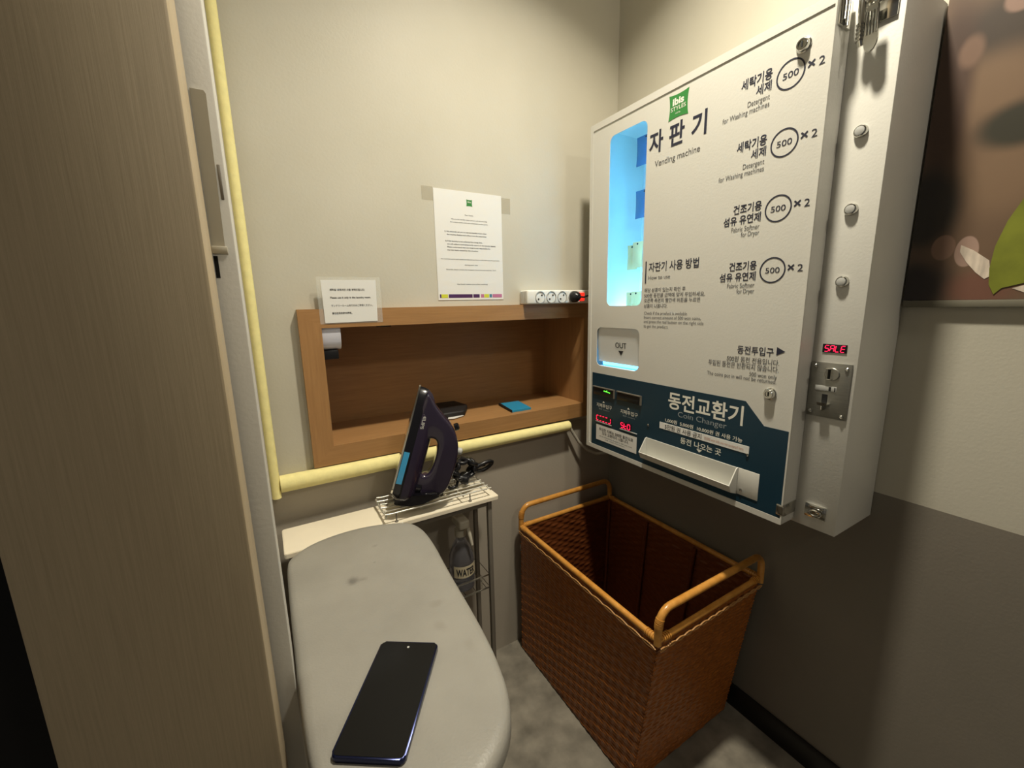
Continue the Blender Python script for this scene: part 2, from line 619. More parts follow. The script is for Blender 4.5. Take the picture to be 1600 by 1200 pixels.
def star_square(cx, cz, r, pull, n=8):
    """A square with inward-bowed sides and drawn-out corners."""
    pts = []
    cs = [(-r, -r), (r, -r), (r, r), (-r, r)]
    for i in range(4):
        a, b = cs[i], cs[(i + 1) % 4]
        mx, my = (a[0] + b[0]) / 2, (a[1] + b[1]) / 2
        for k in range(n):
            f = k / n
            q = 4 * f * (1 - f) * pull
            pts.append((cx + a[0] + (b[0] - a[0]) * f - mx / r * q * r, cz + a[1] + (b[1] - a[1]) * f - my / r * q * r))
    return pts


bm = prism(BM(), star_square(0.5415, 1.487, 0.0092, 0.12), 'y', YB - 0.0019, YB - 0.0016)
obj('green_logo', bm, m_green, t)
pl = on_y(YB - 0.00205)
bm = BM()
write(bm, 'ibis', pl, 0.5365, 0.010, 1.4875, 0.0045, 0.02)
obj('logo_lettering', bm, m_white_ink, t)
pl = on_y(YB - 0.0019)
def note(par, mt, s, x, w, z, h, bold):
    bm = BM()
    write(bm, s, pl, x, w, z, h, bold)
    obj('lettering', bm, mt, par)


lines = [('Dear Guests,', 0.5395, 1.4525, 0.026), ('We provide laundry room service until this morning', 0.54, 1.4395, 0.112),
         ('for a more comfortable and convenient use for guests.', 0.54, 1.4315, 0.118)]
for s, cx, z, w in lines:
    note(t, m_grey_ink, s, cx - w / 2, w, z, 0.0030, 0.012)
for s, x, z, w in [('1) We sincerely ask you to visit the laundry room when', 0.463, 1.4055, 0.130),
                   ('the machine finishes and collect it on the exact time.', 0.469, 1.3975, 0.124),
                   ('2) If the laundry is not collected for a long time,', 0.463, 1.3800, 0.116),
                   ('we will collect it and temporarily store it in the laundry basket.', 0.469, 1.3720, 0.154),
                   ('Please understand that our hotel is not responsible for', 0.469, 1.3640, 0.136),
                   ('any loss items caused by this situation.', 0.469, 1.3560, 0.096)]:
    note(t, m_grey_ink, s, x, w, z, 0.0034, 0.02)
for s, cx, z, w in [('We would ask you for your consent to make sure you have a comfortable stay and a good time', 0.541, 1.3315, 0.186),
                    ('during your stay', 0.541, 1.3165, 0.042), ('Sincerely, please contact the reception if you have any inquiries. Tel 0', 0.542, 1.3030, 0.158),
                    ('the hotel makes you a fine washing', 0.543, 1.2625, 0.098)]:
    note(t, m_grey_ink, s, cx - w / 2, w, z, 0.0030, 0.012)
for x0, x1, mt, nm in [(0.440, 0.444, m_pur, 'footer_bar'), (0.4445, 0.4640, m_yel, 'footer_bar'), (0.4665, 0.5415, m_pur, 'footer_bar'), (0.5440, 0.5645, m_pur, 'footer_bar'),
                       (0.5690, 0.5790, m_pink, 'footer_bar'), (0.5800, 0.5960, m_yel, 'footer_bar'), (0.5975, 0.6060, m_blu, 'footer_bar'), (0.6080, 0.6400, m_pink, 'footer_bar')]:
    bm = box(BM(), (x0, YB - 0.0019, 1.2255), (x1, YB - 0.0016, 1.2355))
    obj(nm, bm, mt, t)
bm = box(BM(), (0.403, YB - 0.0006, 1.484), (0.4345, YB - 0.0002, 1.519))
obj('tape_patch', bm, m_tape, t)
bm = box(BM(), (0.6465, YB - 0.0006, 1.468), (0.676, YB - 0.0002, 1.512))
obj('tape_patch', bm, m_tape, t)

t = thing('notice_card', 'small white multilingual card in clear film stuck to the niche frame', 'notice', (0.196, FY, 1.165))
bm = box(BM(), (0.1215, FY - 0.0012, 1.1655), (0.2715, FY - 0.0002, 1.2785))
obj('clear_film', bm, m_clear, t)
bm = prism(BM(), [(0.1325, 1.1675), (0.2580, 1.1690), (0.2605, 1.2715), (0.1310, 1.2705)], 'y', FY - 0.0020, FY - 0.0013)
obj('card', bm, m_paper, t)
pl = on_y(FY - 0.0023)
note(t, m_ink, '세탁실 내에서만 사용 부탁드립니다.', 0.149, 0.083, 1.2445, 0.0060, 0.02)
note(t, m_ink, 'Please use it only in the laundry room.', 0.149, 0.096, 1.2265, 0.0048, 0.02)
note(t, m_ink, 'ランドリールーム内でのみご使用ください。', 0.150, 0.098, 1.2065, 0.0056, 0.012)
note(t, m_ink, '请仅在洗衣房内使用。', 0.150, 0.047, 1.1880, 0.0056, 0.02)

# ------------------------------------------------------------------ power strip
t = thing('power_strip', 'white four-socket power strip with red switch on top of the niche frame', 'power strip', (0.82, 1.12, NZ1))
PY = 1.096
bm = box(BM(), (0.704, PY, NZ1 + 0.0005), (0.952, YB - 0.001, NZ1 + 0.0435), 0.005, 3)
obj('housing', bm, m_whitep, t, 50)
bm = BM()
for k in range(4):
    box(bm, (0.7035, PY + 0.006 + k * 0.009, NZ1 + 0.004), (0.7055, PY + 0.011 + k * 0.009, NZ1 + 0.040))
obj('end_ribs', bm, m_greyp, t)
for x in (0.7505, 0.7925, 0.8350, 0.8795):
    bm = BM()
    lathe(bm, (x, PY + 0.0005, 1.2238), (0, -1, 0), [(0.0185, 0), (0.0185, 0.003), (0.0168, 0.003), (0.016, -0.0002)], 24)
    so = obj('socket', bm, m_greyp, t)
    bm = BM()
    for dx, dz in ((-0.0062, -0.006), (0.0062, 0.006)):
        lathe(bm, (x + dx, PY - 0.0003, 1.2238 + dz), (0, -1, 0), [(0.0026, 0), (0.0026, 0.0012)], 10)
    h = obj('pin_hole', bm, m_dark, so)
bm = box(BM(), (0.9060, PY - 0.004, 1.2115), (0.9250, PY + 0.001, 1.2365), 0.001)
obj('switch', bm, m_rocker, t)
t = thing('power_plug', 'round black plug in the power strip with cord to the machine', 'plug', (0.8795, PY, 1.2238))
bm = BM()
lathe(bm, (0.8795, PY - 0.0045, 1.2238), (0, -1, 0), [(0.0175, 0), (0.0175, 0.010), (0.014, 0.020), (0.006, 0.026)], 24)
obj('plug_body', bm, m_blackp, t)
bm = tube(BM(), [(0.882, PY - 0.030, 1.2235), (0.895, PY - 0.036, 1.2220), (0.915, PY - 0.036, 1.2270), (0.945, PY - 0.032, 1.2330), (0.975, PY - 0.036, 1.235), (0.99, PY - 0.036, 1.235)], 0.003, 8)
obj('plug_cord', bm, m_blackp, t)

# cables down the corner
pts = [(0.886, 1.122, 0.783), (0.900, 1.120, 0.757), (0.925, 1.115, 0.716), (0.958, 1.105, 0.682), (0.992, 1.095, 0.664), (1.025, 1.082, 0.664), (1.06, 1.078, 0.70), (1.08, 1.076, 0.76)]
bm = tube(BM(), pts, 0.0055, 10)
tag(obj('grey_cable', bm, m_cable_grey, None, 60), 'grey cable drooping from the foam tube to behind the machine', 'cable')
pts = [(1.085, 1.125, 0.86), (1.02, 1.128, 0.81), (0.99, 1.128, 0.77), (0.985, 1.125, 0.73), (1.0, 1.120, 0.70), (1.035, 1.112, 0.69), (1.07, 1.108, 0.72), (1.085, 1.11, 0.78)]
bm = tube(BM(), pts, 0.004, 8)
tag(obj('black_cable', bm, m_blackp, None, 60), 'thin black cable hanging in the corner behind the vending machine', 'cable')

# ------------------------------------------------------------------ wall print
t = thing('wall_print', 'large close-up photo print of a green leaf beside the vending machine', 'picture', (1.095, 0.05, 1.185))
PRX = 1.088
bm = box(BM(), (PRX, -0.55, 1.196), (XW - 0.001, 0.3295, 2.02))
pr = obj('print', bm, None, t)


def blob_mat():
    m = bpy.data.materials.new('blurred_photo_print')
    m.use_nodes = True
    nt = m.node_tree
    b = nt.nodes['Principled BSDF']
    b.inputs['Roughness'].default_value = 0.45
    tc = nt.nodes.new('ShaderNodeTexCoord')
    col = None
    blobs = [  # y, z, ry, rz, softness, colour
        (0.235, 1.63, 0.10, 0.05, 0.8, (66, 56, 48)), (0.255, 1.545, 0.06, 0.05, 0.9, (124, 100, 78)), (0.225, 1.40, 0.05, 0.06, 0.9, (122, 98, 76)),
        (0.31, 1.54, 0.028, 0.15, 0.7, (74, 54, 44)), (0.215, 1.475, 0.050, 0.034, 0.6, (46, 46, 36)), (0.318, 1.36, 0.045, 0.07, 0.6, (38, 35, 33)),  # first blob: dark print edge, partly the machine's shadow put into the colour
        (0.32, 1.22, 0.05, 0.05, 0.8, (38, 33, 36)), (0.23, 1.215, 0.04, 0.03, 0.8, (112, 76, 62)), (0.285, 1.29, 0.016, 0.022, 0.12, (130, 102, 86)),
        (0.290, 1.61, 0.015, 0.024, 0.6, (122, 96, 80)), (0.240, 1.665, 0.02, 0.02, 0.3, (150, 122, 108)), (0.254, 1.28, 0.015, 0.026, 0.1, (166, 138, 124)),
        (0.05, 1.6, 0.10, 0.12, 0.8, (140, 112, 86)), (-0.2, 1.4, 0.16, 0.2, 0.8, (70, 58, 46)), (-0.1, 1.75, 0.12, 0.10, 0.4, (164, 138, 118)), (0.12, 1.85, 0.12, 0.10, 0.8, (60, 52, 44))]
    base = nt.nodes.new('ShaderNodeRGB')
    base.outputs[0].default_value = srgb((106, 84, 66))
    col = base.outputs[0]
    for y, z, ry, rz, soft, c in blobs:
        mp = nt.nodes.new('ShaderNodeMapping')
        mp.vector_type = 'POINT'
        mp.inputs['Location'].default_value = (0, -y / ry, -z / rz)
        mp.inputs['Scale'].default_value = (0, 1 / ry, 1 / rz)
        nt.links.new(tc.outputs['Object'], mp.inputs[0])
        ln = nt.nodes.new('ShaderNodeVectorMath')
        ln.operation = 'LENGTH'
        nt.links.new(mp.outputs[0], ln.inputs[0])
        mr = nt.nodes.new('ShaderNodeMapRange')
        mr.interpolation_type = 'SMOOTHSTEP'
        mr.inputs['From Min'].default_value = 1.0 - soft * 0.6
        mr.inputs['From Max'].default_value = 1.0 + soft * 0.6
        mr.inputs['To Min'].default_value = 0.95
        mr.inputs['To Max'].default_value = 0.0
        nt.links.new(ln.outputs['Value'], mr.inputs['Value'])
        mx = nt.nodes.new('ShaderNodeMix')
        mx.data_type = 'RGBA'
        nt.links.new(mr.outputs[0], mx.inputs['Factor'])
        nt.links.new(col, mx.inputs['A'])
        mx.inputs['B'].default_value = srgb(c)
        col = mx.outputs['Result']
    nt.links.new(col, b.inputs['Base Color'])
    return m


pr.data.materials.append(blob_mat())
bm = prism(BM(), [(0.262, 1.292), (0.245, 1.281), (0.224, 1.262), (0.219, 1.236), (0.226, 1.231), (0.238, 1.243), (0.252, 1.262), (0.262, 1.280)], 'x', PRX - 0.0006, PRX - 0.0002)
obj('pale_patch', bm, m_streak, pr)
bm = prism(BM(), [(0.10, 1.44), (0.165, 1.40), (0.1983, 1.3567), (0.2112, 1.3244), (0.2202, 1.2846), (0.222, 1.2479), (0.2192, 1.2209), (0.2118, 1.2045), (0.2037, 1.2149), (0.18, 1.2221), (0.12, 1.26), (0.06, 1.34)], 'x', PRX - 0.0012, PRX - 0.0007)
obj('leaf_shape', bm, m_leaf, pr)
bm = prism(BM(), [(0.192, 1.214), (0.170, 1.222), (0.150, 1.212), (0.168, 1.202)], 'x', PRX - 0.0006, PRX - 0.0002)
obj('pale_patch', bm, m_streak, pr)
bm = box(BM(), (PRX - 0.001, -0.552, 1.183), (XW - 0.001, 0.3295, 1.1955), 0.0008)
obj('bottom_rail', bm, m_frame_grey, t)

# ------------------------------------------------------------------ vending machine
DX, SX = 0.881, 0.933             # door face, side strip face
DY0, DY1, DZ0, DZ1 = 0.409, 1.022, 0.741, 1.703
BY0 = 0.3335
VM = thing('vending_machine', 'white wall-mounted detergent vending machine with teal coin changer panel', 'vending machine', (XW, 0.68, DZ0))
# cabinet: hollow shell behind the door
bm = BM()
box(bm, (SX, BY0, DZ0 - 0.006), (XW - 0.001, DY0 + 0.03, DZ1 + 0.004), 0.0015)      # coin column
box(bm, (SX, DY0 + 0.03, DZ0 - 0.006), (XW - 0.001, DY1 - 0.004, DZ0 + 0.010))          # bottom
box(bm, (SX, DY0 + 0.03, DZ1 - 0.006), (XW - 0.001, DY1 - 0.004, DZ1 + 0.004))          # top
box(bm, (SX, DY1 - 0.012, DZ0 + 0.010), (XW - 0.001, DY1 - 0.004, DZ1 - 0.006))         # far side
obj('cabinet', bm, m_mach, VM)
bm = box(BM(), (XW - 0.010, DY0 + 0.03, DZ0 + 0.010), (XW - 0.0012, DY1 - 0.012, DZ1 - 0.006))
obj('cabinet_back', bm, m_inner, VM)
# door: rim and face with window and outlet openings
WIN = rrect(0.8105, 1.1935, 0.9425, 1.651, 0.018)
OUT = rrect(0.8115, 1.0125, 0.982, 1.130, 0.018)
rim = 0.013
dr = slab('door', [rrect(DY0 + 0.0005, DZ0 + 0.0005, DY1 - 0.0005, DZ1 - 0.0005, 0.002, 2), WIN, OUT], 'x', DX + 0.002, DX + 0.0035, m_mach, VM)
slab('door_flange', [rrect(DY0, DZ0, DY1, DZ1, 0.002, 2), rrect(DY0 + 0.0015, DZ0 + 0.0015, DY1 - 0.0015, DZ1 - 0.0015, 0.001, 2)], 'x', DX + 0.002, SX - 0.0005, m_mach, dr)
slab('door_rim', [rrect(DY0, DZ0, DY1, DZ1, 0.002, 2), rrect(DY0 + 0.003, DZ0 + rim, DY1 - rim, DZ1 - rim - 0.004, 0.001, 2)], 'x', DX + 0.0002, DX + 0.0025, m_mach, dr)
FX = DX + 0.0017                      # where print sits
bm = prism(BM(), rrect(0.805, 1.187, 0.948, 1.657, 0.02), 'x', DX + 0.0040, DX + 0.0055)
obj('window_pane', bm, m_glass, VM)
# lit interior
bm = box(BM(), (0.995, 0.976, 1.150), (1.08, 0.990, 1.166), 0.004)
obj('light_tube', bm, m_led, VM)
bm = box(BM(), (DX + 0.010, 0.706, 1.139), (XW - 0.011, DY1 - 0.014, 1.1425))  # added baffle plate, keeps the tube's light off the outlet below
obj('light_baffle', bm, m_inner, VM)
bm = box(BM(), (0.892, 0.764, 1.16), (0.902, 0.780, 1.66), 0.002)
obj('fill_strip', bm, m_fill_soft, VM)  # unseen second strip behind the door, added to even the light inside
bm = box(BM(), (DX + 0.0042, 0.802, 0.998), (1.06, 0.992, 1.0105), 0.0005)
obj('chute_floor', bm, m_inner, VM)
bm = prism(BM(), [(DX + 0.0050, 1.136), (DX + 0.0080, 1.136), (DX + 0.0200, 1.024), (DX + 0.0170, 1.024)], 'y', 0.806, 0.988)
fl = obj('outlet_flap', bm, m_flap, VM)


def flap_plane(u, v):
    return (DX + 0.0044 + (1.136 - v) * 0.012 / 0.112, -u, v)


bm = BM()
write(bm, 'OUT', flap_plane, -0.911, 0.044, 1.0715, 0.0165, 0.012)
obj('lettering', bm, m_ink, fl)
bm = BM()
bm.faces.new([bm.verts.new(flap_plane(u, v)) for u, v in ((-0.9005, 1.0635), (-0.890, 1.050), (-0.8795, 1.0635))])
obj('arrow_mark', bm, m_ink, fl)
bm = box(BM(), (DX + 0.034, 0.806, 1.012), (DX + 0.038, 0.988, 1.022), 0.001)
obj('outlet_light', bm, m_led_out, VM)
# spiral hooks the packs hang from
for z in (1.667, 1.525, 1.372, 1.234):
    bm = BM()
    tube(bm, [(1.088 - 0.110 * k / 60, 0.893 + 0.010 * math.cos(k * 0.9), z + 0.006 + 0.010 * math.sin(k * 0.9)) for k in range(61)], 0.0011, 6)
    obj('coil', bm, m_chrome, VM)

bm = BM()
box(bm, (DX + 0.004, DY1 - 0.013, DZ0 + 0.01), (SX + 0.004, DY1 - 0.0018, DZ1 - 0.01))
box(bm, (DX + 0.004, 0.700, DZ0 + 0.01), (XW - 0.011, 0.704, DZ1 - 0.01))
box(bm, (DX + 0.004, 0.704, DZ1 - 0.014), (SX + 0.004, DY1 - 0.013, DZ1 - 0.004))
obj('cabinet_lining', bm, m_inner, VM)
# lettering on the door
place = on_x(FX - 0.0002)


def L(to, s, y0, y1, z, h, bold=0.0):
    par, mt = to
    bm = BM()
    write(bm, s, place, -y0, y0 - y1, z, h, bold)
    obj('lettering', bm, mt, par)


def mark(to, pts, name='mark'):
    par, mt = to
    bm = BM()
    bm.faces.new([bm.verts.new(place(-y, z)) for y, z in pts])
    obj(name, bm, mt, par)


bm = prism(BM(), star_square(0.7195, 1.6478, 0.0270, 0.11), 'x', FX - 0.0003, FX + 0.0004)
lg = obj('green_logo', bm, m_green, dr)
pl = on_x(FX - 0.0006)
bm = BM()
write(bm, 'ibis', pl, -0.736, 0.031, 1.6510, 0.0150, 0.035)
obj('logo_lettering', bm, m_white_ink, lg)
bm = BM()
write(bm, 'STYLES', pl, -0.7405, 0.041, 1.6390, 0.0088, 0.005)
obj('logo_lettering', bm, m_white_ink, lg)
bm = BM()
write(bm, 'HOTEL', pl, -0.727, 0.014, 1.6310, 0.0032, 0.0)
obj('logo_lettering', bm, m_white_ink, lg)
navy, grey = (dr, m_navy), (dr, m_grey_ink)
for s, a in (('자', 0.8020), ('판', 0.7420), ('기', 0.6810)):
    L(navy, s, a, a - (0.0425 if s != '기' else 0.0385), 1.563, 0.0510, 0.024)
L(grey, 'Vending machine', 0.782, 0.656, 1.5315, 0.0145)
cz = (1.6075, 1.4925, 1.3760, 1.2605)
for i, z in enumerate(cz):
    if i < 2:
        L(navy, '세탁기용', 0.5685, 0.5080, z + 0.0075, 0.0195, 0.018)
        L(navy, '세제', 0.5375, 0.5080, z - 0.0125, 0.0180, 0.018)
        L(grey, 'Detergent', 0.5525, 0.5095, z - 0.0270, 0.0105)
        L(grey, 'for Washing machines', 0.6050, 0.5092, z - 0.0400, 0.0105)
    else:
        L(navy, '건조기용', 0.5660, 0.5070, z + 0.0035, 0.0185, 0.018)
        L(navy, '섬유 유연제', 0.5865, 0.5070, z - 0.0180, 0.0185, 0.018)
        L(grey, 'Fabric Softner', 0.5675, 0.5080, z - 0.0315, 0.0102)
        L(grey, 'for Dryer', 0.5455, 0.5075, z - 0.0435, 0.0102)
    bm = BM()
    a = [bm.verts.new((FX - 0.0002, 0.475 + 0.0250 * math.cos(2 * PI * k / 48), z + 0.0250 * math.sin(2 * PI * k / 48))) for k in range(48)]
    b = [bm.verts.new((FX - 0.0002, 0.475 + 0.0224 * math.cos(2 * PI * k / 48), z + 0.0224 * math.sin(2 * PI * k / 48))) for k in range(48)]
    for k in range(48):
        bm.faces.new((a[k], a[(k + 1) % 48], b[(k + 1) % 48], b[k]))
    obj('price_ring', bm, m_navy, dr)
    L(navy, '500', 0.4885, 0.4610, z - 0.0055, 0.0112, 0.004)
    L(navy, '×', 0.4470, 0.4345, z - 0.0062, 0.0180, 0.014)
    L(navy, '2', 0.4290, 0.4195, z - 0.0060, 0.0140, 0.0)
L(navy, '자판기 사용 방법', 0.788, 0.641, 1.2790, 0.0235, 0.014)
mark(navy, ((0.7995, 1.2510), (0.7955, 1.2510), (0.7955, 1.3070), (0.7995, 1.3070)), 'rule_line')
L(navy, '동전투입구', 0.5330, 0.4570, 1.0890, 0.0180, 0.012)
mark(navy, ((0.4515, 1.0925), (0.4350, 1.1010), (0.4515, 1.1095)), 'arrow_mark')
L(grey, 'How to use', 0.788, 0.720, 1.2600, 0.0100)
for s, y, z in (('해당 상품이 있는지 확인 후', 0.673, 1.2275), ('500원 동전을 금액에 맞게 투입하세요.', 0.620, 1.2140), ('오른쪽 측면의 빨간색 버튼을 누르면', 0.632, 1.2010), ('상품이 나옵니다.', 0.7235, 1.1870)):
    L(grey, s, 0.7995, y, z, 0.0108, 0.012)
for s, y, z in (('Check if the product is available.', 0.663, 1.1700), ('Insert correct amount of 500 won coins,', 0.627, 1.1590), ('and press the red button on the right side', 0.619, 1.1480), ('to get the product.', 0.718, 1.1360)):
    L(grey, s, 0.7980, y, z, 0.0082)
L(grey, '500원 동전 전용입니다.', 0.5555, 0.4440, 1.0710, 0.0125, 0.008)
L(grey, '투입된 동전은 반환되지 않습니다.', 0.5998, 0.4440, 1.0570, 0.0130, 0.008)
L(grey, '500 won only', 0.5025, 0.4460, 1.0440, 0.0090)
L(grey, 'The coins put in will not be returned.', 0.6013, 0.4463, 1.0340, 0.0092)

# teal coin changer sheet
bm = prism(BM(), [(0.9985, 0.988), (0.505, 0.988), (0.462, 0.9422), (0.413, 0.9422), (0.413, 0.7545), (0.9985, 0.7545)], 'x', FX - 0.0006, FX + 0.0004)
cp = obj('changer_panel', bm, m_teal, VM)
place = on_x(FX - 0.0008)
white, dim = (cp, m_white_ink), (cp, m_dim_ink)
L(white, '동전교환기', 0.7055, 0.5070, 0.931, 0.0450, 0.020)
L(white, '1,000원  5,000원  10,000원 권 사용 가능', 0.7120, 0.5045, 0.8925, 0.0112, 0.012)
L(white, '동전 나오는 곳', 0.6625, 0.5515, 0.8480, 0.0165, 0.012)
mark(white, ((0.6160, 0.8470), (0.6080, 0.8395), (0.6000, 0.8470)), 'arrow_mark')
L(dim, 'Coin Changer', 0.6740, 0.5430, 0.9155, 0.0140)
for y in (0.9760, 0.8730):
    L(dim, 'Bill insert', y - 0.011, y - 0.057, 0.8745, 0.0045)
    L(white, '지폐투입구', y, y - 0.0670, 0.8820, 0.0125, 0.006)
    c = y - 0.031
    mark(white, ((c + 0.005, 0.8985), (c - 0.005, 0.8985), (c, 0.9040)), 'arrow_mark')
# bill inlets
for y1, y0, z1, z0, lit in ((0.9895, 0.8990, 0.9450, 0.9205, True), (0.8860, 0.7955, 0.9452, 0.9205, False)):
    bm = BM()
    box(bm, (FX - 0.004, y0, z0), (FX - 0.0006, y1, z1), 0.0012)
    bi = obj('bill_inlet', bm, m_blackp, cp)
    bm = BM()
    box(bm, (FX - 0.0065, y0 - 0.001, z1 - 0.001), (FX - 0.0006, y1 + 0.001, z1 + 0.0018))
    box(bm, (FX - 0.0065, y0 - 0.0022, z0), (FX - 0.0006, y0 + 0.0004, z1 + 0.0018))
    obj('inlet_edge', bm, m_darksteel, bi)
    bm = box(BM(), (FX - 0.0052, y0 + 0.006, z0 + 0.008), (FX - 0.0041, y1 - 0.006, z0 + 0.012))
    obj('inlet_slot', bm, m_dark, bi)
    if lit:
        bm = BM()
        for y, z in ((0.9400, 0.9370), (0.9345, 0.9365), (0.9285, 0.9385), (0.9285, 0.9360), (0.9225, 0.9355), (0.9165, 0.9350)):
            lathe(bm, (FX - 0.0039, y, z), (-1, 0, 0), [(0.0014, 0), (0.0014, 0.0012), (0.0005, 0.0018)], 8)
        obj('indicator_lights', bm, m_green_led, bi)
# red displays
for y, w, digs, nm in ((0.9755, 0.066, ['afed', 'ad', 'ad', 'ad', 'bcd'], 'display'), (0.8700, 0.040, ['afgcd', 'fged', 'abcdef'], 'display')):
    bm = box(BM(), (FX - 0.0016, y - w - 0.002, 0.8355), (FX - 0.0006, y + 0.002, 0.8570))
    d = obj(nm, bm, m_blackp, cp)
    bm = BM()
    segments(bm, digs, on_x(FX - 0.0018), -y + 0.001, w - 0.004, 0.8385, 0.0155, th=0.2, slant=0.0)
    obj('segments', bm, m_red_led, d)
    bm = box(BM(), (FX - 0.0030, y - w - (0.024 if w < 0.05 else 0.002), 0.8330), (FX - 0.0006, y + 0.002, 0.8350))
    obj('display_sill', bm, m_greyp, d)
# label and strips
bm = box(BM(), (FX - 0.0014, 0.8065, 0.7745), (FX - 0.0006, 0.9755, 0.8240))
lb = obj('paper_label', bm, m_paper, cp)
place = on_x(FX - 0.0017)
onlab = (lb, m_ink)
L(onlab, '투입한 지폐는 500원 동전으로', 0.9620, 0.8190, 0.8060, 0.0105, 0.014)
L(onlab, '모두 교환되어 나옵니다.', 0.9480, 0.8360, 0.7945, 0.0105, 0.014)
L(onlab, 'All the bills will be changed to 500 won coins', 0.9600, 0.8230, 0.7870, 0.0040)
L(onlab, 'and come out below.', 0.9350, 0.8500, 0.7805, 0.0038)
bm = box(BM(), (FX - 0.0014, 0.4880, 0.8720), (FX - 0.0006, 0.7290, 0.8892))
ws = obj('paper_strip', bm, m_paper, cp)
L((ws, m_ink), '5만원 권 사용 금지', 0.7115, 0.6040, 0.8740, 0.0132, 0.006)
L((ws, m_red_ink), '50,000 won bills are not accepted here', 0.5960, 0.5000, 0.8770, 0.0070)
for y, z in ((0.7672, 0.8705), (0.4905, 0.8705)):
    bm = BM()
    lathe(bm, (FX - 0.0006, y, z), (-1, 0, 0), [(0.0034, 0), (0.0034, 0.0015), (0.002, 0.0028)], 14)
    obj('screw', bm, m_chrome, cp)
# coin tray
prof_out = [(DX + 0.001, 0.8345), (DX - 0.0165, 0.7965), (DX - 0.0215, 0.7890), (DX - 0.0215, 0.7800), (DX + 0.001, 0.7715)]
bm = BM()
box(bm, (FX - 0.0030, 0.5105, 0.7720), (FX - 0.0006, 0.7680, 0.8340))                         # back plate
prism(bm, [(FX - 0.003, 0.7720), (FX - 0.003, 0.7745), (DX - 0.0205, 0.7825), (DX - 0.0215, 0.7800)], 'y', 0.5100, 0.7685)       # floor
prism(bm, [(DX - 0.0215, 0.7800), (DX - 0.0195, 0.7820), (DX - 0.0275, 0.7980), (DX - 0.0295, 0.7975)], 'y', 0.5100, 0.7685)     # front lip
tr = obj('coin_tray', bm, m_trayp, cp)
cap = [(FX - 0.0008, 0.7720), (FX - 0.0008, 0.8350), (FX - 0.0075, 0.8335), (DX - 0.0295, 0.7975), (DX - 0.0215, 0.7800)]
bm = prism(BM(), cap, 'y', 0.7685, 0.7710)
obj('tray_end', bm, m_trayp, tr)
bm = prism(BM(), cap, 'y', 0.5075, 0.5100)
obj('tray_end', bm, m_trayp, tr)
bm = box(BM(), (FX - 0.0020, 0.4605, 0.7735), (FX - 0.0006, 0.5070, 0.8350), 0.0004)
tb = obj('tray_plate', bm, m_mach, cp)
bm = BM()
lathe(bm, (FX - 0.0020, 0.4985, 0.7860), (-1, 0, 0), [(0.0036, 0), (0.0036, 0.0015), (0.002, 0.003)], 14)
obj('screw', bm, m_chrome, tb)
# cylinder locks
for y, z in ((0.4560, 1.6450), (0.4556, 1.0130)):
    bm = BM()
    lathe(bm, (FX + 0.0002, y, z), (-1, 0, 0), [(0.0125, 0), (0.0125, 0.002), (0.0108, 0.0030), (0.0098, 0.0085), (0.0088, 0.0098), (0.0062, 0.0098), (0.0058, 0.0080)], 28)
    lk = obj('cylinder_lock', bm, m_chrome, dr)
    bm = box(BM(), (FX - 0.0090, y - 0.0012, z - 0.0044), (FX - 0.0072, y + 0.0012, z + 0.0044))
    obj('keyway', bm, m_dark, lk)
# side strip: buttons, display, coin mechanism
for z in (1.4870, 1.3590, 1.2330):
    bm = BM()
    lathe(bm, (SX + 0.0002, 0.3735, z), (-1, 0, 0), [(0.0105, 0), (0.0105, 0.004), (0.0092, 0.0065), (0.0078, 0.0070), (0.0074, 0.0062)], 28)
    pb = obj('push_button', bm, m_chrome, VM)
    bm = BM()
    lathe(bm, (SX - 0.0060, 0.3735, z), (-1, 0, 0), [(0.0072, 0), (0.0070, 0.0018), (0.004, 0.0026)], 24)
    obj('button_cap', bm, m_greyp, pb)
bm = box(BM(), (SX - 0.0014, 0.3525, 1.1010), (SX + 0.0002, 0.3925, 1.1170), 0.0003)
d = obj('display', bm, m_blackp, VM)
bm = BM()
segments(bm, ['afgcd', 'abcefg', 'fed', 'afged'], on_x(SX - 0.0017), -0.3890, 0.0330, 0.1030 + 1.0, 0.0115, gap=0.35, th=0.18, slant=0.14)
obj('segments', bm, m_red_led, d)
bm = BM()
box(bm, (SX - 0.0035, 0.3395, 0.9735), (SX + 0.0002, 0.4070, 1.0815), 0.0008)
cm = obj('coin_plate', bm, m_steel, VM)
bm = BM()
lathe(bm, (SX - 0.0035, 0.3700, 1.0600), (-1, 0, 0), [(0.0125, 0), (0.0125, 0.0012), (0.0112, 0.0022)], 28)
obj('coin_bezel', bm, m_steel, cm)
bm = box(BM(), (SX - 0.0062, 0.3722, 1.0510), (SX - 0.0050, 0.3765, 1.0700))
obj('coin_slot', bm, m_dark, cm)
bm = BM()
box(bm, (SX - 0.0120, 0.3688, 1.0700), (SX - 0.0035, 0.3800, 1.0718), 0.0004)
box(bm, (SX - 0.0080, 0.3690, 1.0490), (SX - 0.0035, 0.3800, 1.0508), 0.0004)
obj('slot_lip', bm, m_chrome, cm)
bm = box(BM(), (SX - 0.0044, 0.3600, 1.0265), (SX - 0.0034, 0.3960, 1.0360), 0.0003)
obj('inset_band', bm, m_greyp, cm)
bm = BM()
box(bm, (SX - 0.0050, 0.3690, 1.0270), (SX - 0.0042, 0.3725, 1.0350))
box(bm, (SX - 0.0050, 0.3615, 1.0270), (SX - 0.0042, 0.3632, 1.0350))
obj('band_slots', bm, m_dark, cm)
bm = box(BM(), (SX - 0.0046, 0.3735, 1.0015), (SX - 0.0033, 0.3825, 1.0195))
obj('return_slot', bm, m_dark, cm)
bm = BM()
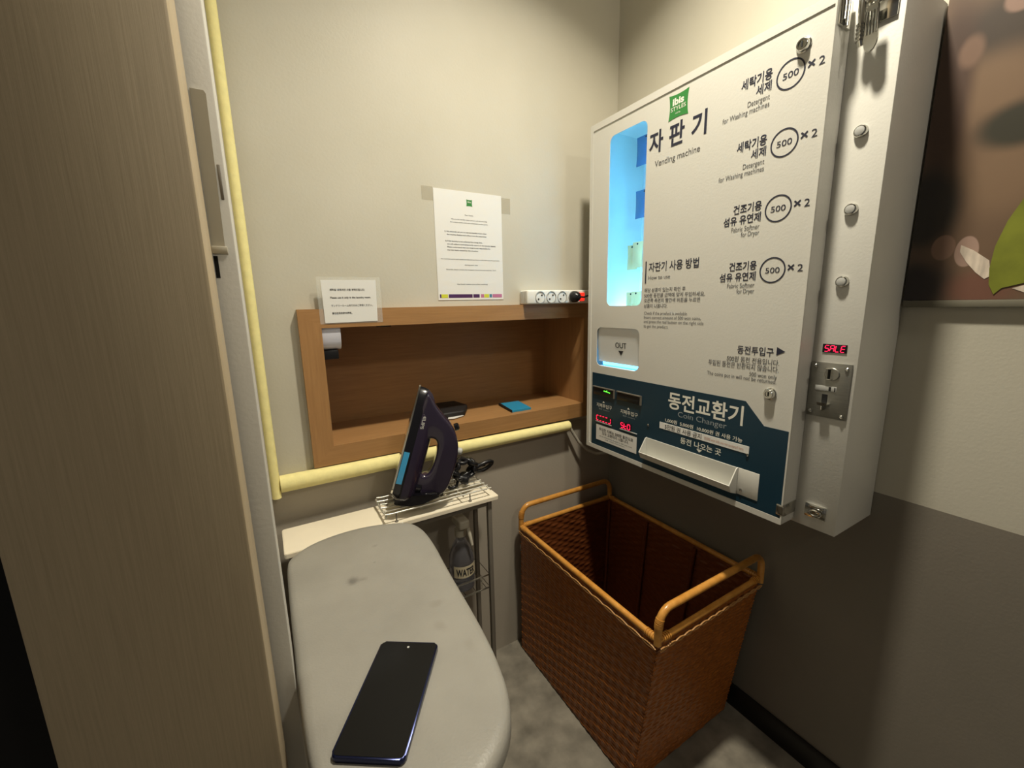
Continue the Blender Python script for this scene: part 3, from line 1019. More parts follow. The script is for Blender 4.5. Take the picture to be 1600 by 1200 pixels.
prism(bm, [(SX - 0.0035, 1.0010), (SX - 0.0035, 0.9960), (SX - 0.0160, 0.9990), (SX - 0.0180, 1.0050), (SX - 0.0165, 1.0052), (SX - 0.0145, 1.0015)], 'y', 0.3690, 0.3850)
box(bm, (SX - 0.0140, 0.3765, 0.9880), (SX - 0.0035, 0.3790, 0.9975), 0.0004)
obj('return_lever', bm, m_chrome, cm)
for y, z in ((0.3990, 1.0745), (0.3470, 1.0720), (0.4000, 0.9830), (0.3470, 0.9805)):
    bm = BM()
    lathe(bm, (SX - 0.0035, y, z), (-1, 0, 0), [(0.0035, 0), (0.0035, 0.0014), (0.0018, 0.0030)], 12)
    obj('screw', bm, m_chrome, cm)
# upper toggle clasp
bm = BM()
box(bm, (SX - 0.0035, 0.3430, 1.6480), (SX + 0.0002, 0.3900, 1.7100), 0.0006)                  # base plate on the strip
box(bm, (DX + 0.006, DY0 - 0.0040, 1.6550), (SX - 0.006, DY0 + 0.0002, 1.6980), 0.0006)         # keeper plate on door side
uc = obj('clasp', bm, m_chrome, VM)
bm = BM()
tube(bm, [(0.893, 0.4035, 1.6600), (0.893, 0.4035, 1.6980)], 0.0045, 14)
tube(bm, [(0.904, 0.4035, 1.6540), (0.904, 0.4035, 1.6950)], 0.0040, 14)
obj('clasp_knuckle', bm, m_chrome, uc)
bm = BM()
tube(bm, [(0.918, 0.388, 1.690), (0.914, 0.386, 1.670), (0.912, 0.383, 1.645), (0.912, 0.382, 1.622), (0.914, 0.381, 1.616)], 0.0055, 14)
for k in range(5):
    tube(bm, [(0.912, 0.3835 - 0.0002 * k, 1.650 - 0.006 * k), (0.912, 0.3835 - 0.0002 * k, 1.6475 - 0.006 * k)], 0.0072, 16)
obj('clasp_spring', bm, m_chrome, uc)
bm = prism(BM(), [(0.3770, 1.6700), (0.3610, 1.6700), (0.3570, 1.6180), (0.3575, 1.6090), (0.3610, 1.6020), (0.3665, 1.5995), (0.3720, 1.6020), (0.3755, 1.6090), (0.3770, 1.6200)], 'x', 0.9075, 0.9115)
bmesh.ops.bevel(bm, geom=bm.edges[:], offset=0.0012, segments=2, affect='EDGES')
lv = obj('clasp_lever', bm, m_chrome, uc)
for k in range(4):
    bm = tube(BM(), [(0.9072, 0.3745 - 0.0042 * k, 1.6600), (0.9072, 0.3730 - 0.0042 * k, 1.6260)], 0.0014, 8)
    obj('lever_rib', bm, m_chrome, lv)
bm = tube(BM(), [(0.925, 0.392, 1.672), (0.917, 0.385, 1.684), (0.915, 0.372, 1.688), (0.919, 0.358, 1.685), (0.925, 0.352, 1.680)], 0.0042, 12)
obj('clasp_hook', bm, m_chrome, uc)
# lower hasp
bm = BM()
box(bm, (SX - 0.0020, 0.3520, 0.7600), (SX + 0.0002, 0.3900, 0.7880), 0.0005)
box(bm, (DX + 0.004, DY0 - 0.0022, 0.7600), (SX - 0.003, DY0 + 0.0002, 0.7860), 0.0005)
box(bm, (DX - 0.0005, DY0 - 0.0022, 0.7620), (DX + 0.004, DY0 + 0.0120, 0.7850), 0.0008)
hs = obj('hasp', bm, m_chrome, VM)
bm = BM()
tube(bm, [(SX - 0.0080, 0.3690 + 0.0105 * math.cos(a), 0.7730 + 0.0060 * math.sin(a)) for a in [2 * PI * k / 24 for k in range(24)]], 0.0020, 8, closed=True)
obj('hasp_ring', bm, m_chrome, hs)
bm = BM()
box(bm, (SX - 0.0065, 0.3560, 0.7835), (SX - 0.0018, 0.3830, 0.7880), 0.001)
obj('hasp_bar', bm, m_chrome, hs)

# packs hanging inside
def pouch(name, label, mat, y0, y1, z0, z1, x, group, th=0.010):
    """A sealed pillow pouch with crimped ends and a hang hole, standing in the y-z plane."""
    t = thing(name, label, 'detergent pack', (x, (y0 + y1) / 2, z0), group)
    bm = BM()
    ny, nz = 8, 14
    for side in (-1, 1):
        g = []
        for j in range(nz + 1):
            row = []
            for i in range(ny + 1):
                a, b = i / ny, j / nz
                bulge = (math.sin(PI * a) ** 0.6) * (math.sin(PI * min(max((b - 0.06) / 0.84, 0), 1)) ** 0.5)
                crinkle = 0.0012 * math.sin(i * 2.1 + j * 1.3) * bulge
                pinch = 1 - 0.05 * math.sin(PI * b)
                yy = (y0 + y1) / 2 + (a - 0.5) * (y1 - y0) * pinch
                row.append(bm.verts.new((x + side * (0.0006 + th * 0.5 * bulge + crinkle), yy, z0 + (z1 - z0) * b)))
            g.append(row)
        for j in range(nz):
            for i in range(ny):
                bm.faces.new((g[j][i], g[j][i + 1], g[j + 1][i + 1], g[j + 1][i]))
    bmesh.ops.remove_doubles(bm, verts=bm.verts[:], dist=0.0004)
    obj('pouch_film', bm, mat, t, 60)
    bm = BM()
    lathe(bm, (x - 0.0012, (y0 + y1) / 2, z1 - 0.006), (-1, 0, 0), [(0.0028, 0), (0.0028, 0.0006)], 12)
    obj('hang_hole', bm, m_dark, t)
    return t


GRP = 'packs hanging in the lit window'
pouch('detergent_pouch', 'blue detergent pouch highest in the lit window', m_pouch, 0.872, 0.9405, 1.587, 1.664, 0.985, GRP, 0.018)
pouch('detergent_pouch', 'blue detergent pouch lower of the two, midway down the lit window', m_pouch, 0.872, 0.9385, 1.444, 1.520, 0.985, GRP, 0.018)
pouch('softener_pack', 'cream softener pack on the third row at left, in the lit window', m_cream, 0.926, 0.9645, 1.300, 1.3715, 0.985, GRP, 0.008)
pouch('softener_pack', 'cream softener pack on the third row at right, half behind window edge', m_cream, 0.892, 0.9305, 1.303, 1.3760, 0.971, GRP, 0.008)
pouch('softener_pack', 'cream softener pack on the lowest row at left, at window bottom', m_cream, 0.926, 0.9645, 1.168, 1.2330, 0.985, GRP, 0.008)
pouch('softener_pack', 'cream softener pack on the lowest row at right, at window bottom edge', m_cream, 0.892, 0.9305, 1.168, 1.2345, 0.971, GRP, 0.008)

# ------------------------------------------------------------------ side table
TZ = 0.670
t = thing('side_table', 'narrow cream-topped metal leg table along the back wall', 'table', (0.25, 1.06, 0))
bm = prism(BM(), rrect(-0.016, 0.982, 0.525, 1.1075, 0.006, 4), 'z', TZ - 0.012, TZ)
bmesh.ops.bevel(bm, geom=[e for e in bm.edges if abs(e.verts[0].co.z - e.verts[1].co.z) < 1e-6], offset=0.0012, segments=2, affect='EDGES')
obj('table_top', bm, m_table, t)
for x in (-0.002, 0.500):
    for y in (0.997, 1.092):
        bm = box(BM(), (x - 0.006, y - 0.0065, 0.0), (x + 0.006, y + 0.0065, TZ - 0.012), 0.001)
        obj('leg', bm, m_darksteel, t)
bm = BM()
box(bm, (-0.002, 0.9955, TZ - 0.030), (0.500, 0.9985, TZ - 0.0125))
box(bm, (-0.002, 1.0905, TZ - 0.030), (0.500, 1.0935, TZ - 0.0125))
obj('apron_rail', bm, m_darksteel, t)
bm = BM()
for z in (0.420, 0.378):
    tube(bm, [(0.004, 0.999, z), (0.496, 0.999, z), (0.496, 1.090, z), (0.004, 1.090, z)], 0.0022, 8, closed=True)
for k in range(15):
    x = 0.02 + 0.465 * k / 14
    tube(bm, [(x, 0.999, 0.378), (x, 1.090, 0.378)], 0.0014, 6)
for k in range(7):
    x = 0.03 + 0.44 * k / 6
    tube(bm, [(x, 0.999, 0.378), (x, 0.999, 0.420)], 0.0014, 6)
    tube(bm, [(x, 1.090, 0.378), (x, 1.090, 0.420)], 0.0014, 6)
obj('wire_shelf', bm, m_chrome, t)

# spray bottle on the wire shelf
t = thing('spray_bottle', 'clear spray bottle labelled WATER on the table wire shelf', 'spray bottle', (0.428, 1.045, 0.380))
bm = BM()
lathe(bm, (0.428, 1.045, 0.3815), (0, 0, 1), [(0.030, 0), (0.036, 0.004), (0.037, 0.03), (0.037, 0.085), (0.035, 0.105), (0.026, 0.130), (0.016, 0.150), (0.013, 0.160), (0.013, 0.166)], 28)
obj('bottle_body', bm, m_bottle, t, 50)
bm = BM()
lathe(bm, (0.428, 1.045, 0.5462), (0, 0, 1), [(0.0165, 0), (0.0165, 0.020), (0.010, 0.024), (0.009, 0.034)], 20)
box(bm, (0.412, 1.008, 0.5800), (0.444, 1.072, 0.6060), 0.006, 3)
tube(bm, [(0.4385, 1.017, 0.585), (0.441, 1.011, 0.566), (0.443, 1.006, 0.548), (0.445, 1.003, 0.530)], [0.006, 0.006, 0.005, 0.004], 10)
obj('trigger_head', bm, m_tan, t, 40)
bm = BM()
for i in range(13):
    a = math.radians(-150 + 120 * i / 12)
    p = (0.428 + 0.0377 * math.cos(a), 1.045 + 0.0377 * math.sin(a))
    if i:
        bm.faces.new([bm.verts.new(q) for q in ((*last, 0.4300), (*p, 0.4300), (*p, 0.4660), (*last, 0.4660))])
    last = p
bmesh.ops.remove_doubles(bm, verts=bm.verts[:], dist=1e-5)
lb = obj('paper_label', bm, m_label, t, 60)


def round_bottle(u, v):
    a = math.radians(-138) + u / 0.0381
    return (0.428 + 0.0382 * math.cos(a), 1.045 + 0.0382 * math.sin(a), v)


bm = BM()
write(bm, 'WATER', round_bottle, 0.0, 0.060, 0.4370, 0.0220, 0.03)
obj('lettering', bm, m_ink, lb)

# ------------------------------------------------------------------ wire iron rest
t = thing('iron_rest', 'chrome wire iron rest standing on the cream table top', 'iron rest', (0.36, 1.05, TZ))
m_wire = M('bright_wire', (226, 224, 214), 0.32, 0.75)
RZ = TZ + 0.024
ys = [0.991 + 0.0216 * k for k in range(6)]
for k, y in enumerate(ys):
    dz = 0.001 if k in (0, 5) else 0.0
    pts = [(0.2080 + 0.004 * (k % 2), y, RZ + dz + 0.002), (0.225, y, RZ + dz), (0.49, y, RZ + dz), (0.505, y, RZ + dz)]
    obj('rest_wire', tube(BM(), pts, 0.0021, 8), m_wire, t, 60)
bm = BM()
tube(bm, [(0.2110, 0.990, RZ - 0.002), (0.2110, 1.030, RZ - 0.006), (0.2110, 1.075, RZ - 0.006), (0.2110, 1.101, RZ - 0.002)], 0.0028, 8)
obj('end_bar', bm, m_wire, t, 60)
for x in (0.30, 0.42, 0.503):
    obj('cross_wire', tube(BM(), [(x, 0.990, RZ - 0.0035), (x, 1.101, RZ - 0.0035)], 0.0018, 8), m_wire, t, 60)
for x, y in ((0.236, 0.992), (0.440, 0.992), (0.236, 1.098), (0.440, 1.098)):
    bm = BM()
    tube(bm, [(x, y, RZ), (x, y, TZ + 0.0005)], 0.0018, 8)
    lathe(bm, (x, y, TZ + 0.0003), (0, 0, 1), [(0.0045, 0), (0.0045, 0.002), (0.003, 0.004)], 12)
    obj('leg', bm, m_darksteel, t)

# ------------------------------------------------------------------ steam iron standing on its heel
IO = Vector((0.238, 1.046, 0.7310))
YAW = math.radians(-18)
iw = Vector((-math.sin(YAW), math.cos(YAW), 0.0))
iu = Vector((0.0955 * math.cos(YAW), 0.0955 * math.sin(YAW), 0.290)).normalized()
inn_ = iw.cross(iu).normalized()
SIN = inn_.xy.length


def IP(s, w, h):
    return IO + (iu * s + inn_ * h) * 0.965 + iw * w


IR = thing('steam_iron', 'dark purple and black steam iron standing on its heel on the wire rest', 'iron', (0.32, 1.048, RZ))


def tear(s0, s1, W, n=26):
    """Half-outline of a teardrop from heel to tip as (s, w)."""
    out = []
    for k in range(n + 1):
        a = k / n
        a = a * a * (3 - 2 * a)
        w = W * (1 - a ** 2.1) ** 0.85 * (min(1.0, (a + 0.004) / 0.08) ** 0.45)
        out.append((s0 + (s1 - s0) * a, w))
    return out


def loft(levels):
    bm = BM()
    rings = []
    for h, s0, s1, W in levels:
        half = tear(s0, s1, W)
        pts = [IP(s, w, h) for s, w in half] + [IP(s, -w, h) for s, w in reversed(half[1:-1])]
        rings.append([bm.verts.new(p) for p in pts])
    n = len(rings[0])
    for i in range(len(rings) - 1):
        for k in range(n):
            bm.faces.new((rings[i][k], rings[i][(k + 1) % n], rings[i + 1][(k + 1) % n], rings[i + 1][k]))
    bm.faces.new(rings[0][::-1])
    bm.faces.new(rings[-1])
    return bm


obj('soleplate', loft([(0.0, 0.004, 0.302, 0.054), (0.004, 0.002, 0.304, 0.055)]), m_chrome, IR, 40)
obj('sole_housing', loft([(0.0042, -0.004, 0.300, 0.0545), (0.018, -0.016, 0.299, 0.0545), (0.026, -0.018, 0.297, 0.052)]), m_ironblack, IR, 40)
body_bm = loft([(0.0262, -0.018, 0.297, 0.0515), (0.040, -0.018, 0.287, 0.048), (0.052, -0.014, 0.266, 0.041), (0.060, -0.008, 0.246, 0.032), (0.065, 0.0, 0.228, 0.020), (0.067, 0.012, 0.205, 0.008)])
bmesh.ops.recalc_face_normals(body_bm, faces=body_bm.faces[:])
bvh = BVHTree.FromBMesh(body_bm)
obj('water_tank', body_bm, m_iron, IR, 50)
def rounded(pts, n=2):
    for _ in range(n):
        q = []
        for i in range(len(pts)):
            a, b = Vector(pts[i]), Vector(pts[(i + 1) % len(pts)])
            q += [tuple(a * 0.75 + b * 0.25), tuple(a * 0.25 + b * 0.75)]
        pts = q
    return pts


outer = rounded([(0.290, 0.018), (0.286, 0.036), (0.262, 0.054), (0.240, 0.082), (0.222, 0.108), (0.200, 0.128), (0.172, 0.142), (0.140, 0.149), (0.105, 0.151), (0.066, 0.150), (0.030, 0.142), (0.016, 0.122), (0.002, 0.090), (-0.010, 0.055), (-0.015, 0.020)])
hole = rounded([(0.174, 0.066), (0.170, 0.084), (0.138, 0.0915), (0.092, 0.0910), (0.068, 0.081), (0.071, 0.064), (0.103, 0.053), (0.140, 0.053), (0.162, 0.056)])
hd = slab('handle', [outer, hole], 'z', -0.022, 0.022, m_iron, IR, 50, 0.010)
for v in hd.data.vertices:
    v.co = IP(v.co.x, v.co.z, v.co.y)
hd.data.update()
bm = BM()
pts = [(-0.012, 0.010), (-0.021, 0.030), (-0.012, 0.060), (-0.003, 0.090), (0.010, 0.118), (0.024, 0.134), (0.036, 0.120), (0.024, 0.085), (0.014, 0.045), (0.004, 0.012)]
hw = [0.045 if h < 0.05 else 0.045 - (h - 0.05) * 0.20 for s, h in pts]
A = [bm.verts.new(IP(s, -w, h)) for (s, h), w in zip(pts, hw)]
B = [bm.verts.new(IP(s, w, h)) for (s, h), w in zip(pts, hw)]
bm.faces.new(A[::-1]); bm.faces.new(B)
for i in range(len(pts)):
    j = (i + 1) % len(pts)
    bm.faces.new((A[i], A[j], B[j], B[i]))
bmesh.ops.bevel(bm, geom=bm.edges[:], offset=0.006, segments=3, affect='EDGES')
obj('heel_rest', bm, m_ironblack, IR, 60)
bm = BM()
lathe(bm, IP(0.212, 0, 0.120), inn_ * 0.85 + iu * 0.5, [(0.010, 0), (0.010, 0.010), (0.007, 0.013)], 18)
obj('steam_button', bm, m_ironblack, IR)
bm = BM()
lathe(bm, IP(0.150, 0, 0.146), inn_, [(0.0095, 0), (0.0095, 0.010), (0.006, 0.013)], 18)
obj('trigger_button', bm, m_greyp, IR)
bm = BM()
lathe(bm, IP(0.030, 0, 0.062), inn_, [(0.026, 0), (0.026, 0.012), (0.020, 0.016)], 22)
obj('thermostat_dial', bm, m_ironblack, IR)
bm = BM()
g = {}
for i in range(11):
    for j in range(4):
        s, h = 0.048 + 0.085 * i / 10, 0.0055 + 0.0145 * j / 3
        half = tear(-0.012, 0.299, 0.0545, 60)
        w = min(half, key=lambda q: abs(q[0] - s))[1]
        k0 = max(i for i, q in enumerate(half) if q[0] <= s)
        a, b = half[k0], half[min(k0 + 1, len(half) - 1)]
        f = (s - a[0]) / max(b[0] - a[0], 1e-6)
        w = a[1] + (b[1] - a[1]) * f
        g[i, j] = bm.verts.new(IP(s, -w - 0.0012, h))
for i in range(10):
    for j in range(3):
        bm.faces.new((g[i, j], g[i + 1, j], g[i + 1, j + 1], g[i, j + 1]))
obj('blue_strip', bm, m_blue, IR)
# maker's name along the tank side, laid on its surface
bm = BM()


def on_tank(u, v):
    p = IP(0.242 - u, 0, v)
    hit = bvh.ray_cast(p - iw * 0.3, iw)
    return (hit[0] - iw * 0.0007) if hit[0] is not None else p


write(bm, 'PHILIPS', on_tank, 0.0, 0.046, 0.0300, 0.0085, 0.02)
obj('lettering', bm, m_greyp, IR)
# power cord bundled beside the iron
bm = BM()
cpts = [IP(0.015, 0, 0.136)]
cpts += [Vector(p) for p in ((0.398, 1.050, 0.748), (0.415, 1.052, 0.752), (0.428, 1.052, 0.748))]
for k in range(76):
    a = k * 0.36 + 2.2
    wob = 0.008 * math.sin(k * 1.7)
    cpts.append(Vector((0.450 + (0.032 + wob) * math.cos(a), 1.052 + 0.018 * math.sin(k * 0.83), 0.744 + (0.026 + wob * 0.5) * math.sin(a))))
for p in ((0.480, 1.05, 0.735), (0.505, 1.045, 0.748), (0.530, 1.045, 0.752), (0.545, 1.05, 0.744), (0.530, 1.055, 0.728), (0.505, 1.055, 0.722), (0.485, 1.06, 0.728), (0.500, 1.06, 0.742), (0.522, 1.06, 0.738)):
    cpts.append(Vector(p))
# smooth the path
for _ in range(1):
    q = [cpts[0]]
    for a, b in zip(cpts, cpts[1:]):
        q += [a * 0.75 + b * 0.25, a * 0.25 + b * 0.75]
    cpts = q + [cpts[-1]]
tube(bm, cpts, 0.0060, 8)
cd = obj('power_cord', bm, m_blackp, IR, 60)
bm = BM()
lathe(bm, (0.436, 1.046, 0.7190), (0.5, -0.4, -0.15), [(0.006, 0), (0.013, 0.006), (0.014, 0.020), (0.010, 0.026)], 16)
obj('plug', bm, m_blackp, cd)
bm = BM()
tube(bm, [(0.398, 1.044, 0.705), (0.403, 1.042, 0.698), (0.412, 1.042, 0.6985), (0.423, 1.043, 0.700), (0.428, 1.046, 0.712), (0.430, 1.048, 0.735)], 0.0042, 8)
obj('cord_tail', bm, m_blackp, cd, 60)

# ------------------------------------------------------------------ ironing board
def add_stains(m, spots):
    """Old scorch and water marks, each with its own place and size on the cloth."""
    nt = m.node_tree
    b = nt.nodes['Principled BSDF']
    col = b.inputs['Base Color'].links[0].from_socket
    tc = nt.nodes.new('ShaderNodeTexCoord')
    nz = nt.nodes.new('ShaderNodeTexNoise')
    nz.inputs['Scale'].default_value = 55
    nt.links.new(tc.outputs['Object'], nz.inputs['Vector'])
    for x, y, rx, ry, k, c in spots:
        mp = nt.nodes.new('ShaderNodeMapping')
        mp.inputs['Location'].default_value = (-x / rx, -y / ry, 0)
        mp.inputs['Scale'].default_value = (1 / rx, 1 / ry, 0)
        nt.links.new(tc.outputs['Object'], mp.inputs[0])
        ln = nt.nodes.new('ShaderNodeVectorMath')
        ln.operation = 'LENGTH'
        nt.links.new(mp.outputs[0], ln.inputs[0])
        ad = nt.nodes.new('ShaderNodeMath')
        ad.operation = 'MULTIPLY_ADD'
        ad.inputs[1].default_value = 1.1
        nt.links.new(nz.outputs['Fac'], ad.inputs[0])
        nt.links.new(ln.outputs['Value'], ad.inputs[2])
        mr = nt.nodes.new('ShaderNodeMapRange')
        mr.interpolation_type = 'SMOOTHSTEP'
        mr.inputs['From Min'].default_value = 0.7
        mr.inputs['From Max'].default_value = 1.7
        mr.inputs['To Min'].default_value = k
        mr.inputs['To Max'].default_value = 0.0
        nt.links.new(ad.outputs[0], mr.inputs['Value'])
        mx = nt.nodes.new('ShaderNodeMix')
        mx.data_type = 'RGBA'
        nt.links.new(mr.outputs[0], mx.inputs['Factor'])
        nt.links.new(col, mx.inputs['A'])
        mx.inputs['B'].default_value = srgb(c)
        col = mx.outputs['Result']
    nt.links.new(col, b.inputs['Base Color'])


add_stains(m_cover, [(0.091, 0.763, 0.012, 0.014, 0.75, (96, 94, 90)), (0.108, 0.757, 0.014, 0.008, 0.4, (110, 107, 100)), (0.155, 0.86, 0.008, 0.006, 0.4, (112, 108, 102)),
                     (0.205, 0.62, 0.02, 0.012, 0.35, (118, 113, 104)), (0.19, 0.57, 0.012, 0.016, 0.3, (120, 115, 106)), (0.215, 0.51, 0.012, 0.02, 0.25, (122, 117, 108)), (0.14, 0.80, 0.004, 0.003, 0.5, (100, 98, 92))])
t = thing('ironing_board', 'grey covered ironing board with blunt rounded end along the white door', 'ironing board', (0.11, 0.64, 0))
BZ = 0.700
half = [(-0.013, 0.890), (-0.008, 0.912), (0.010, 0.932), (0.035, 0.950), (0.075, 0.962), (0.120, 0.966), (0.165, 0.962), (0.215, 0.945), (0.243, 0.930), (0.258, 0.912), (0.267, 0.880), (0.2695, 0.840), (0.268, 0.790), (0.263, 0.730), (0.2585, 0.660), (0.2540, 0.580), (0.2475, 0.510), (0.2405, 0.462), (0.229, 0.412), (0.208, 0.372), (0.176, 0.345), (0.130, 0.325), (0.080, 0.320), (0.040, 0.332), (0.015, 0.356), (-0.002, 0.392), (-0.011, 0.440), (-0.014, 0.520), (-0.0145, 0.65), (-0.0145, 0.80)]
# round the outline off
for _ in range(2):
    q = []
    n = len(half)
    for i in range(n):
        a, b = Vector(half[i]), Vector(half[(i + 1) % n])
        q += [tuple(a * 0.75 + b * 0.25), tuple(a * 0.25 + b * 0.75)]
    half = q
bm = BM()
cxy = Vector((0.125, 0.64))
rings = []
for inset, z in ((0.0, BZ - 0.026), (-0.0, BZ - 0.012), (0.003, BZ - 0.005), (0.009, BZ - 0.001), (0.02, BZ), (0.05, BZ)):
    ring = []
    for p in half:
        v = Vector(p) - cxy
        v = v * (1 - inset / max(v.length, 1e-4))
        ring.append(bm.verts.new((cxy.x + v.x, cxy.y + v.y, z)))
    rings.append(ring)
n = len(half)
for i in range(len(rings) - 1):
    for k in range(n):
        bm.faces.new((rings[i][k], rings[i][(k + 1) % n], rings[i + 1][(k + 1) % n], rings[i + 1][k]))
bm.faces.new(rings[0][::-1])
bm.faces.new(rings[-1])
cv = obj('board_cover', bm, m_cover, t, 60)
bm = prism(BM(), [(cxy.x + (p[0] - cxy.x) * 0.96, cxy.y + (p[1] - cxy.y) * 0.96) for p in half], 'z', BZ - 0.034, BZ - 0.0262)
obj('board_base', bm, m_darksteel, t)
for x in (0.05, 0.20):
    bm = tube(BM(), [(x, 0.87, 0.006), (x, 0.865, 0.62), (x, 0.85, BZ - 0.036)], 0.010, 12)
    obj('leg', bm, m_darksteel, t, 60)
    bm = tube(BM(), [(x, 0.42, 0.006), (x, 0.42, 0.62), (x, 0.435, BZ - 0.036)], 0.010, 12)
    obj('leg', bm, m_darksteel, t, 60)

# phone lying on the board
PA, PB = Vector((0.0965, 0.576)), Vector((0.1610, 0.5335))      # far corners
PC, PD = Vector((0.0868, 0.392)), Vector((0.0225, 0.436))       # near corners
t = thing('smartphone', 'black smartphone lying face up on the grey ironing board', 'phone', (0.092, 0.485, BZ))
ctr = (PA + PB + PC + PD) / 4
ex = ((PB - PA) + (PC - PD)).normalized()
ey = ((PA - PD) + (PB - PC)).normalized()
ey = (ey - ex * ey.dot(ex)).normalized()
PW, PH = 0.0860, 0.165


def phone_slab(w, h, r, z0, z1, bev):
    bm = BM()
    ol = rrect(-w / 2, -h / 2, w / 2, h / 2, r, 5)
    prism(bm, [tuple(ctr + ex * a + ey * b) for a, b in ol], 'z', z0, z1)
    if bev:
        bmesh.ops.bevel(bm, geom=[e for e in bm.edges if abs(e.verts[0].co.z - e.verts[1].co.z) < 1e-6], offset=bev, segments=3, affect='EDGES', profile=0.5)
    return bm


obj('phone_body', phone_slab(PW, PH, 0.006, BZ + 0.0004, BZ + 0.0084, 0.0024), m_phone, t, 50)
obj('screen', phone_slab(PW - 0.004, PH - 0.004, 0.005, BZ + 0.0082, BZ + 0.0088, 0.0), m_screen, t, 50)
bm = BM()
c = ctr + ey * (PH / 2 - 0.010)
lathe(bm, (c.x, c.y, BZ + 0.0088), (0, 0, 1), [(0.0018, 0), (0.0018, 0.0002)], 12)
obj('camera_hole', bm, m_greyp, t)

# ------------------------------------------------------------------ wicker laundry basket
BK = thing('laundry_basket', 'tall brown wicker laundry basket with golden rattan rim under the vending machine', 'basket', (0.86, 0.82, 0))
RH = 0.475
top = {'fl': (0.668, 0.528), 'bl': (0.668, 1.098), 'br': (1.066, 1.098), 'fr': (1.066, 0.532)}
bot = {'fl': (0.668, 0.588), 'bl': (0.668, 1.105), 'br': (1.056, 1.105), 'fr': (1.056, 0.590)}


def woven(a, b, rows, stakes, outward, shift=0.0, amp=0.0020):
    """One woven wall between corners a and b: wefts passing over and under stakes, bulging towards outward."""
    bm = BM()
    nu, nv = stakes * 6, rows * 4
    out = Vector(outward)
    g = []
    a0, b0, a1, b1 = Vector((*bot[a], 0.004)), Vector((*bot[b], 0.004)), Vector((*top[a], RH - 0.006)), Vector((*top[b], RH - 0.006))
    for j in range(nv + 1):
        v = j / nv
        row = j // 4
        prof = abs(math.sin(PI * (j % 4) / 4.0))
        wav = 0.0015 * math.sin(row * 1.9) + 0.001 * math.sin(row * 0.7)
        line = []
        for i in range(nu + 1):
            u = i / nu
            p = a0.lerp(b0, u).lerp(a1.lerp(b1, u), v)
            over = math.cos(PI * i / 6 + PI * (row % 2))
            d = amp * (0.35 + 0.65 * over) * prof + 0.0008 * math.sin(i * 0.31 + row) + shift
            line.append(bm.verts.new(p + out * d + Vector((0, 0, wav * 0.6 * math.sin(u * 9 + row * 0.5)))))
        g.append(line)
    for j in range(nv):
        for i in range(nu):
            bm.faces.new((g[j][i], g[j][i + 1], g[j + 1][i + 1], g[j + 1][i]))
    return bm


for a, b, n_, st in (('fl', 'bl', (-1, 0, 0), 22), ('bl', 'br', (0, 1, 0), 15), ('br', 'fr', (1, 0, 0), 22), ('fr', 'fl', (0, -1, 0), 15)):
    bm = woven(a, b, 92, st, n_)
    w = obj('woven_side', bm, m_wicker, BK, 180)
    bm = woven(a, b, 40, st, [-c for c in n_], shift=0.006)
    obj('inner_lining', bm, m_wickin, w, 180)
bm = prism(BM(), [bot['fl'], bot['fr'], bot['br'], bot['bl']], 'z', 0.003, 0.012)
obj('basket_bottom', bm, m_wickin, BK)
# inner stakes
for f in (0.33, 0.66):
    y0 = bot['fr'][1] + (bot['br'][1] - bot['fr'][1]) * f
    y1 = top['fr'][1] + (top['br'][1] - top['fr'][1]) * f
    obj('inner_stake', tube(BM(), [(1.044, y0, 0.012), (1.054, y1, RH - 0.01)], 0.006, 8), m_wickin, BK, 60)
obj('inner_stake', tube(BM(), [(1.044, 1.092, 0.012), (1.054, 1.086, RH - 0.01)], 0.007, 8), m_wickin, BK, 60)
obj('inner_stake', tube(BM(), [(0.676, 1.092, 0.012), (0.676, 1.086, RH - 0.01)], 0.007, 8), m_wickin, BK, 60)
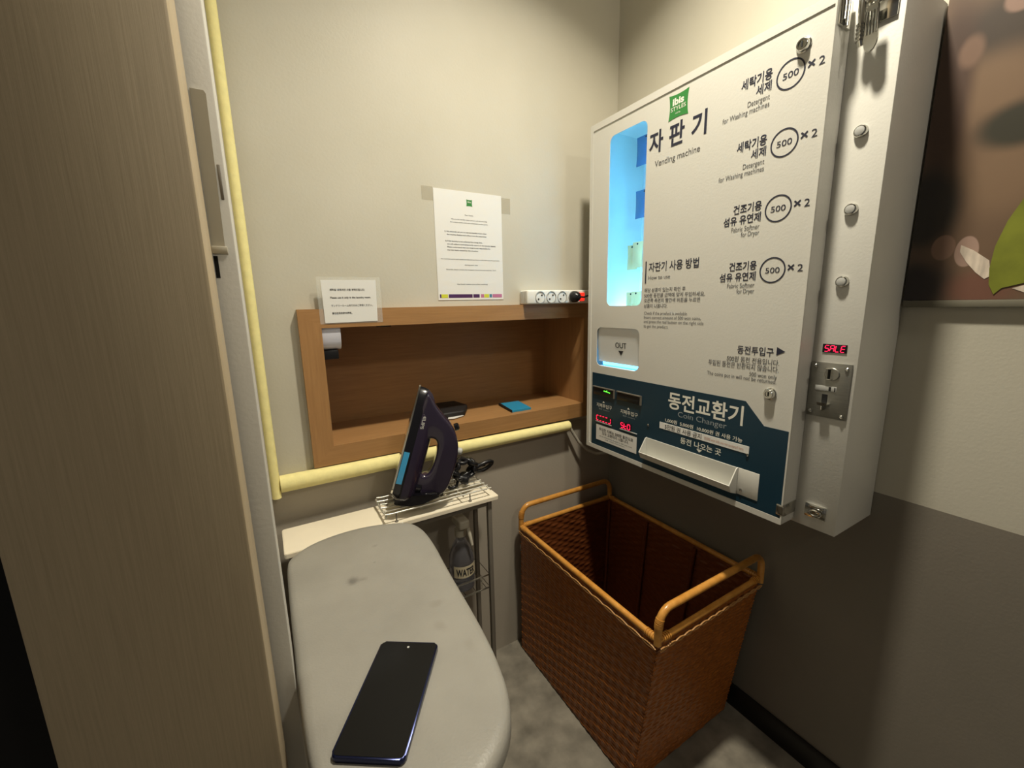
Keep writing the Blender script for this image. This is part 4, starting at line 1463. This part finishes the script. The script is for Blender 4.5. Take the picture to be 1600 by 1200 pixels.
# rim poles
rr = 0.0078
for a, b in (('fl', 'bl'), ('bl', 'br'), ('br', 'fr'), ('fr', 'fl')):
    p, q = Vector((*top[a], RH)), Vector((*top[b], RH))
    bm = tube(BM(), [p.lerp(q, k / 12) for k in range(13)], rr if a != 'fr' else 0.007, 12)
    rp = obj('rim_pole', bm, m_rattan, BK, 60)
    d = (q - p).normalized()
    for e, sgn in ((p, 1), (q, -1)):
        bm = BM()
        for k in range(4):
            c0 = e + d * sgn * (0.012 + 0.006 * k)
            tube(bm, [c0, c0 + d * sgn * 0.0035], rr + 0.0014, 12)
        obj('pole_binding', bm, m_rattan, rp, 60)
# plaited strands under the rim on the outside
for a, b, n_ in (('fl', 'bl', (-1, 0)), ('fr', 'fl', (0, -1))):
    bm = BM()
    for ph in (0, PI):
        pts = []
        for k in range(73):
            u = k / 72
            x = top[a][0] + (top[b][0] - top[a][0]) * u
            y = top[a][1] + (top[b][1] - top[a][1]) * u
            pts.append((x + n_[0] * 0.0075, y + n_[1] * 0.0075, RH - 0.020 + 0.0035 * math.sin(k * 0.6 + ph)))
        tube(bm, pts, 0.0019, 6)
    obj('rim_braid', bm, m_braid, BK, 60)
# handles over the two short ends
for ya, side in ((1.098, 'back'), (0.530, 'front')):
    x0, x1 = 0.668, 1.066
    hh = 0.070
    pts = [(x0, ya, RH - 0.012), (x0 + 0.001, ya, RH + 0.030)]
    pts += [(x0 + 0.035 - 0.034 * math.cos(PI / 2 * k / 6), ya, RH + hh - 0.038 + 0.038 * math.sin(PI / 2 * k / 6)) for k in range(7)]
    pts += [(x0 + 0.035 + (x1 - x0 - 0.07) * k / 8, ya, RH + hh) for k in range(1, 8)]
    pts += [(x1 - 0.035 + 0.034 * math.sin(PI / 2 * k / 6), ya, RH + hh - 0.038 + 0.038 * math.cos(PI / 2 * k / 6)) for k in range(7)]
    pts += [(x1 - 0.001, ya, RH + 0.030), (x1, ya, RH - 0.012)]
    bm = tube(BM(), pts, 0.0086, 14)
    hd = obj('handle', bm, m_rattan, BK, 60)
    bm = BM()
    for i in (1, 2, 3):
        a, b = Vector(pts[i]), Vector(pts[i + 1])
        for k in range(3):
            tube(bm, [a.lerp(b, k / 3), a.lerp(b, k / 3 + 0.22)], 0.0097, 14)
    obj('handle_binding', bm, m_rattan, hd, 60)
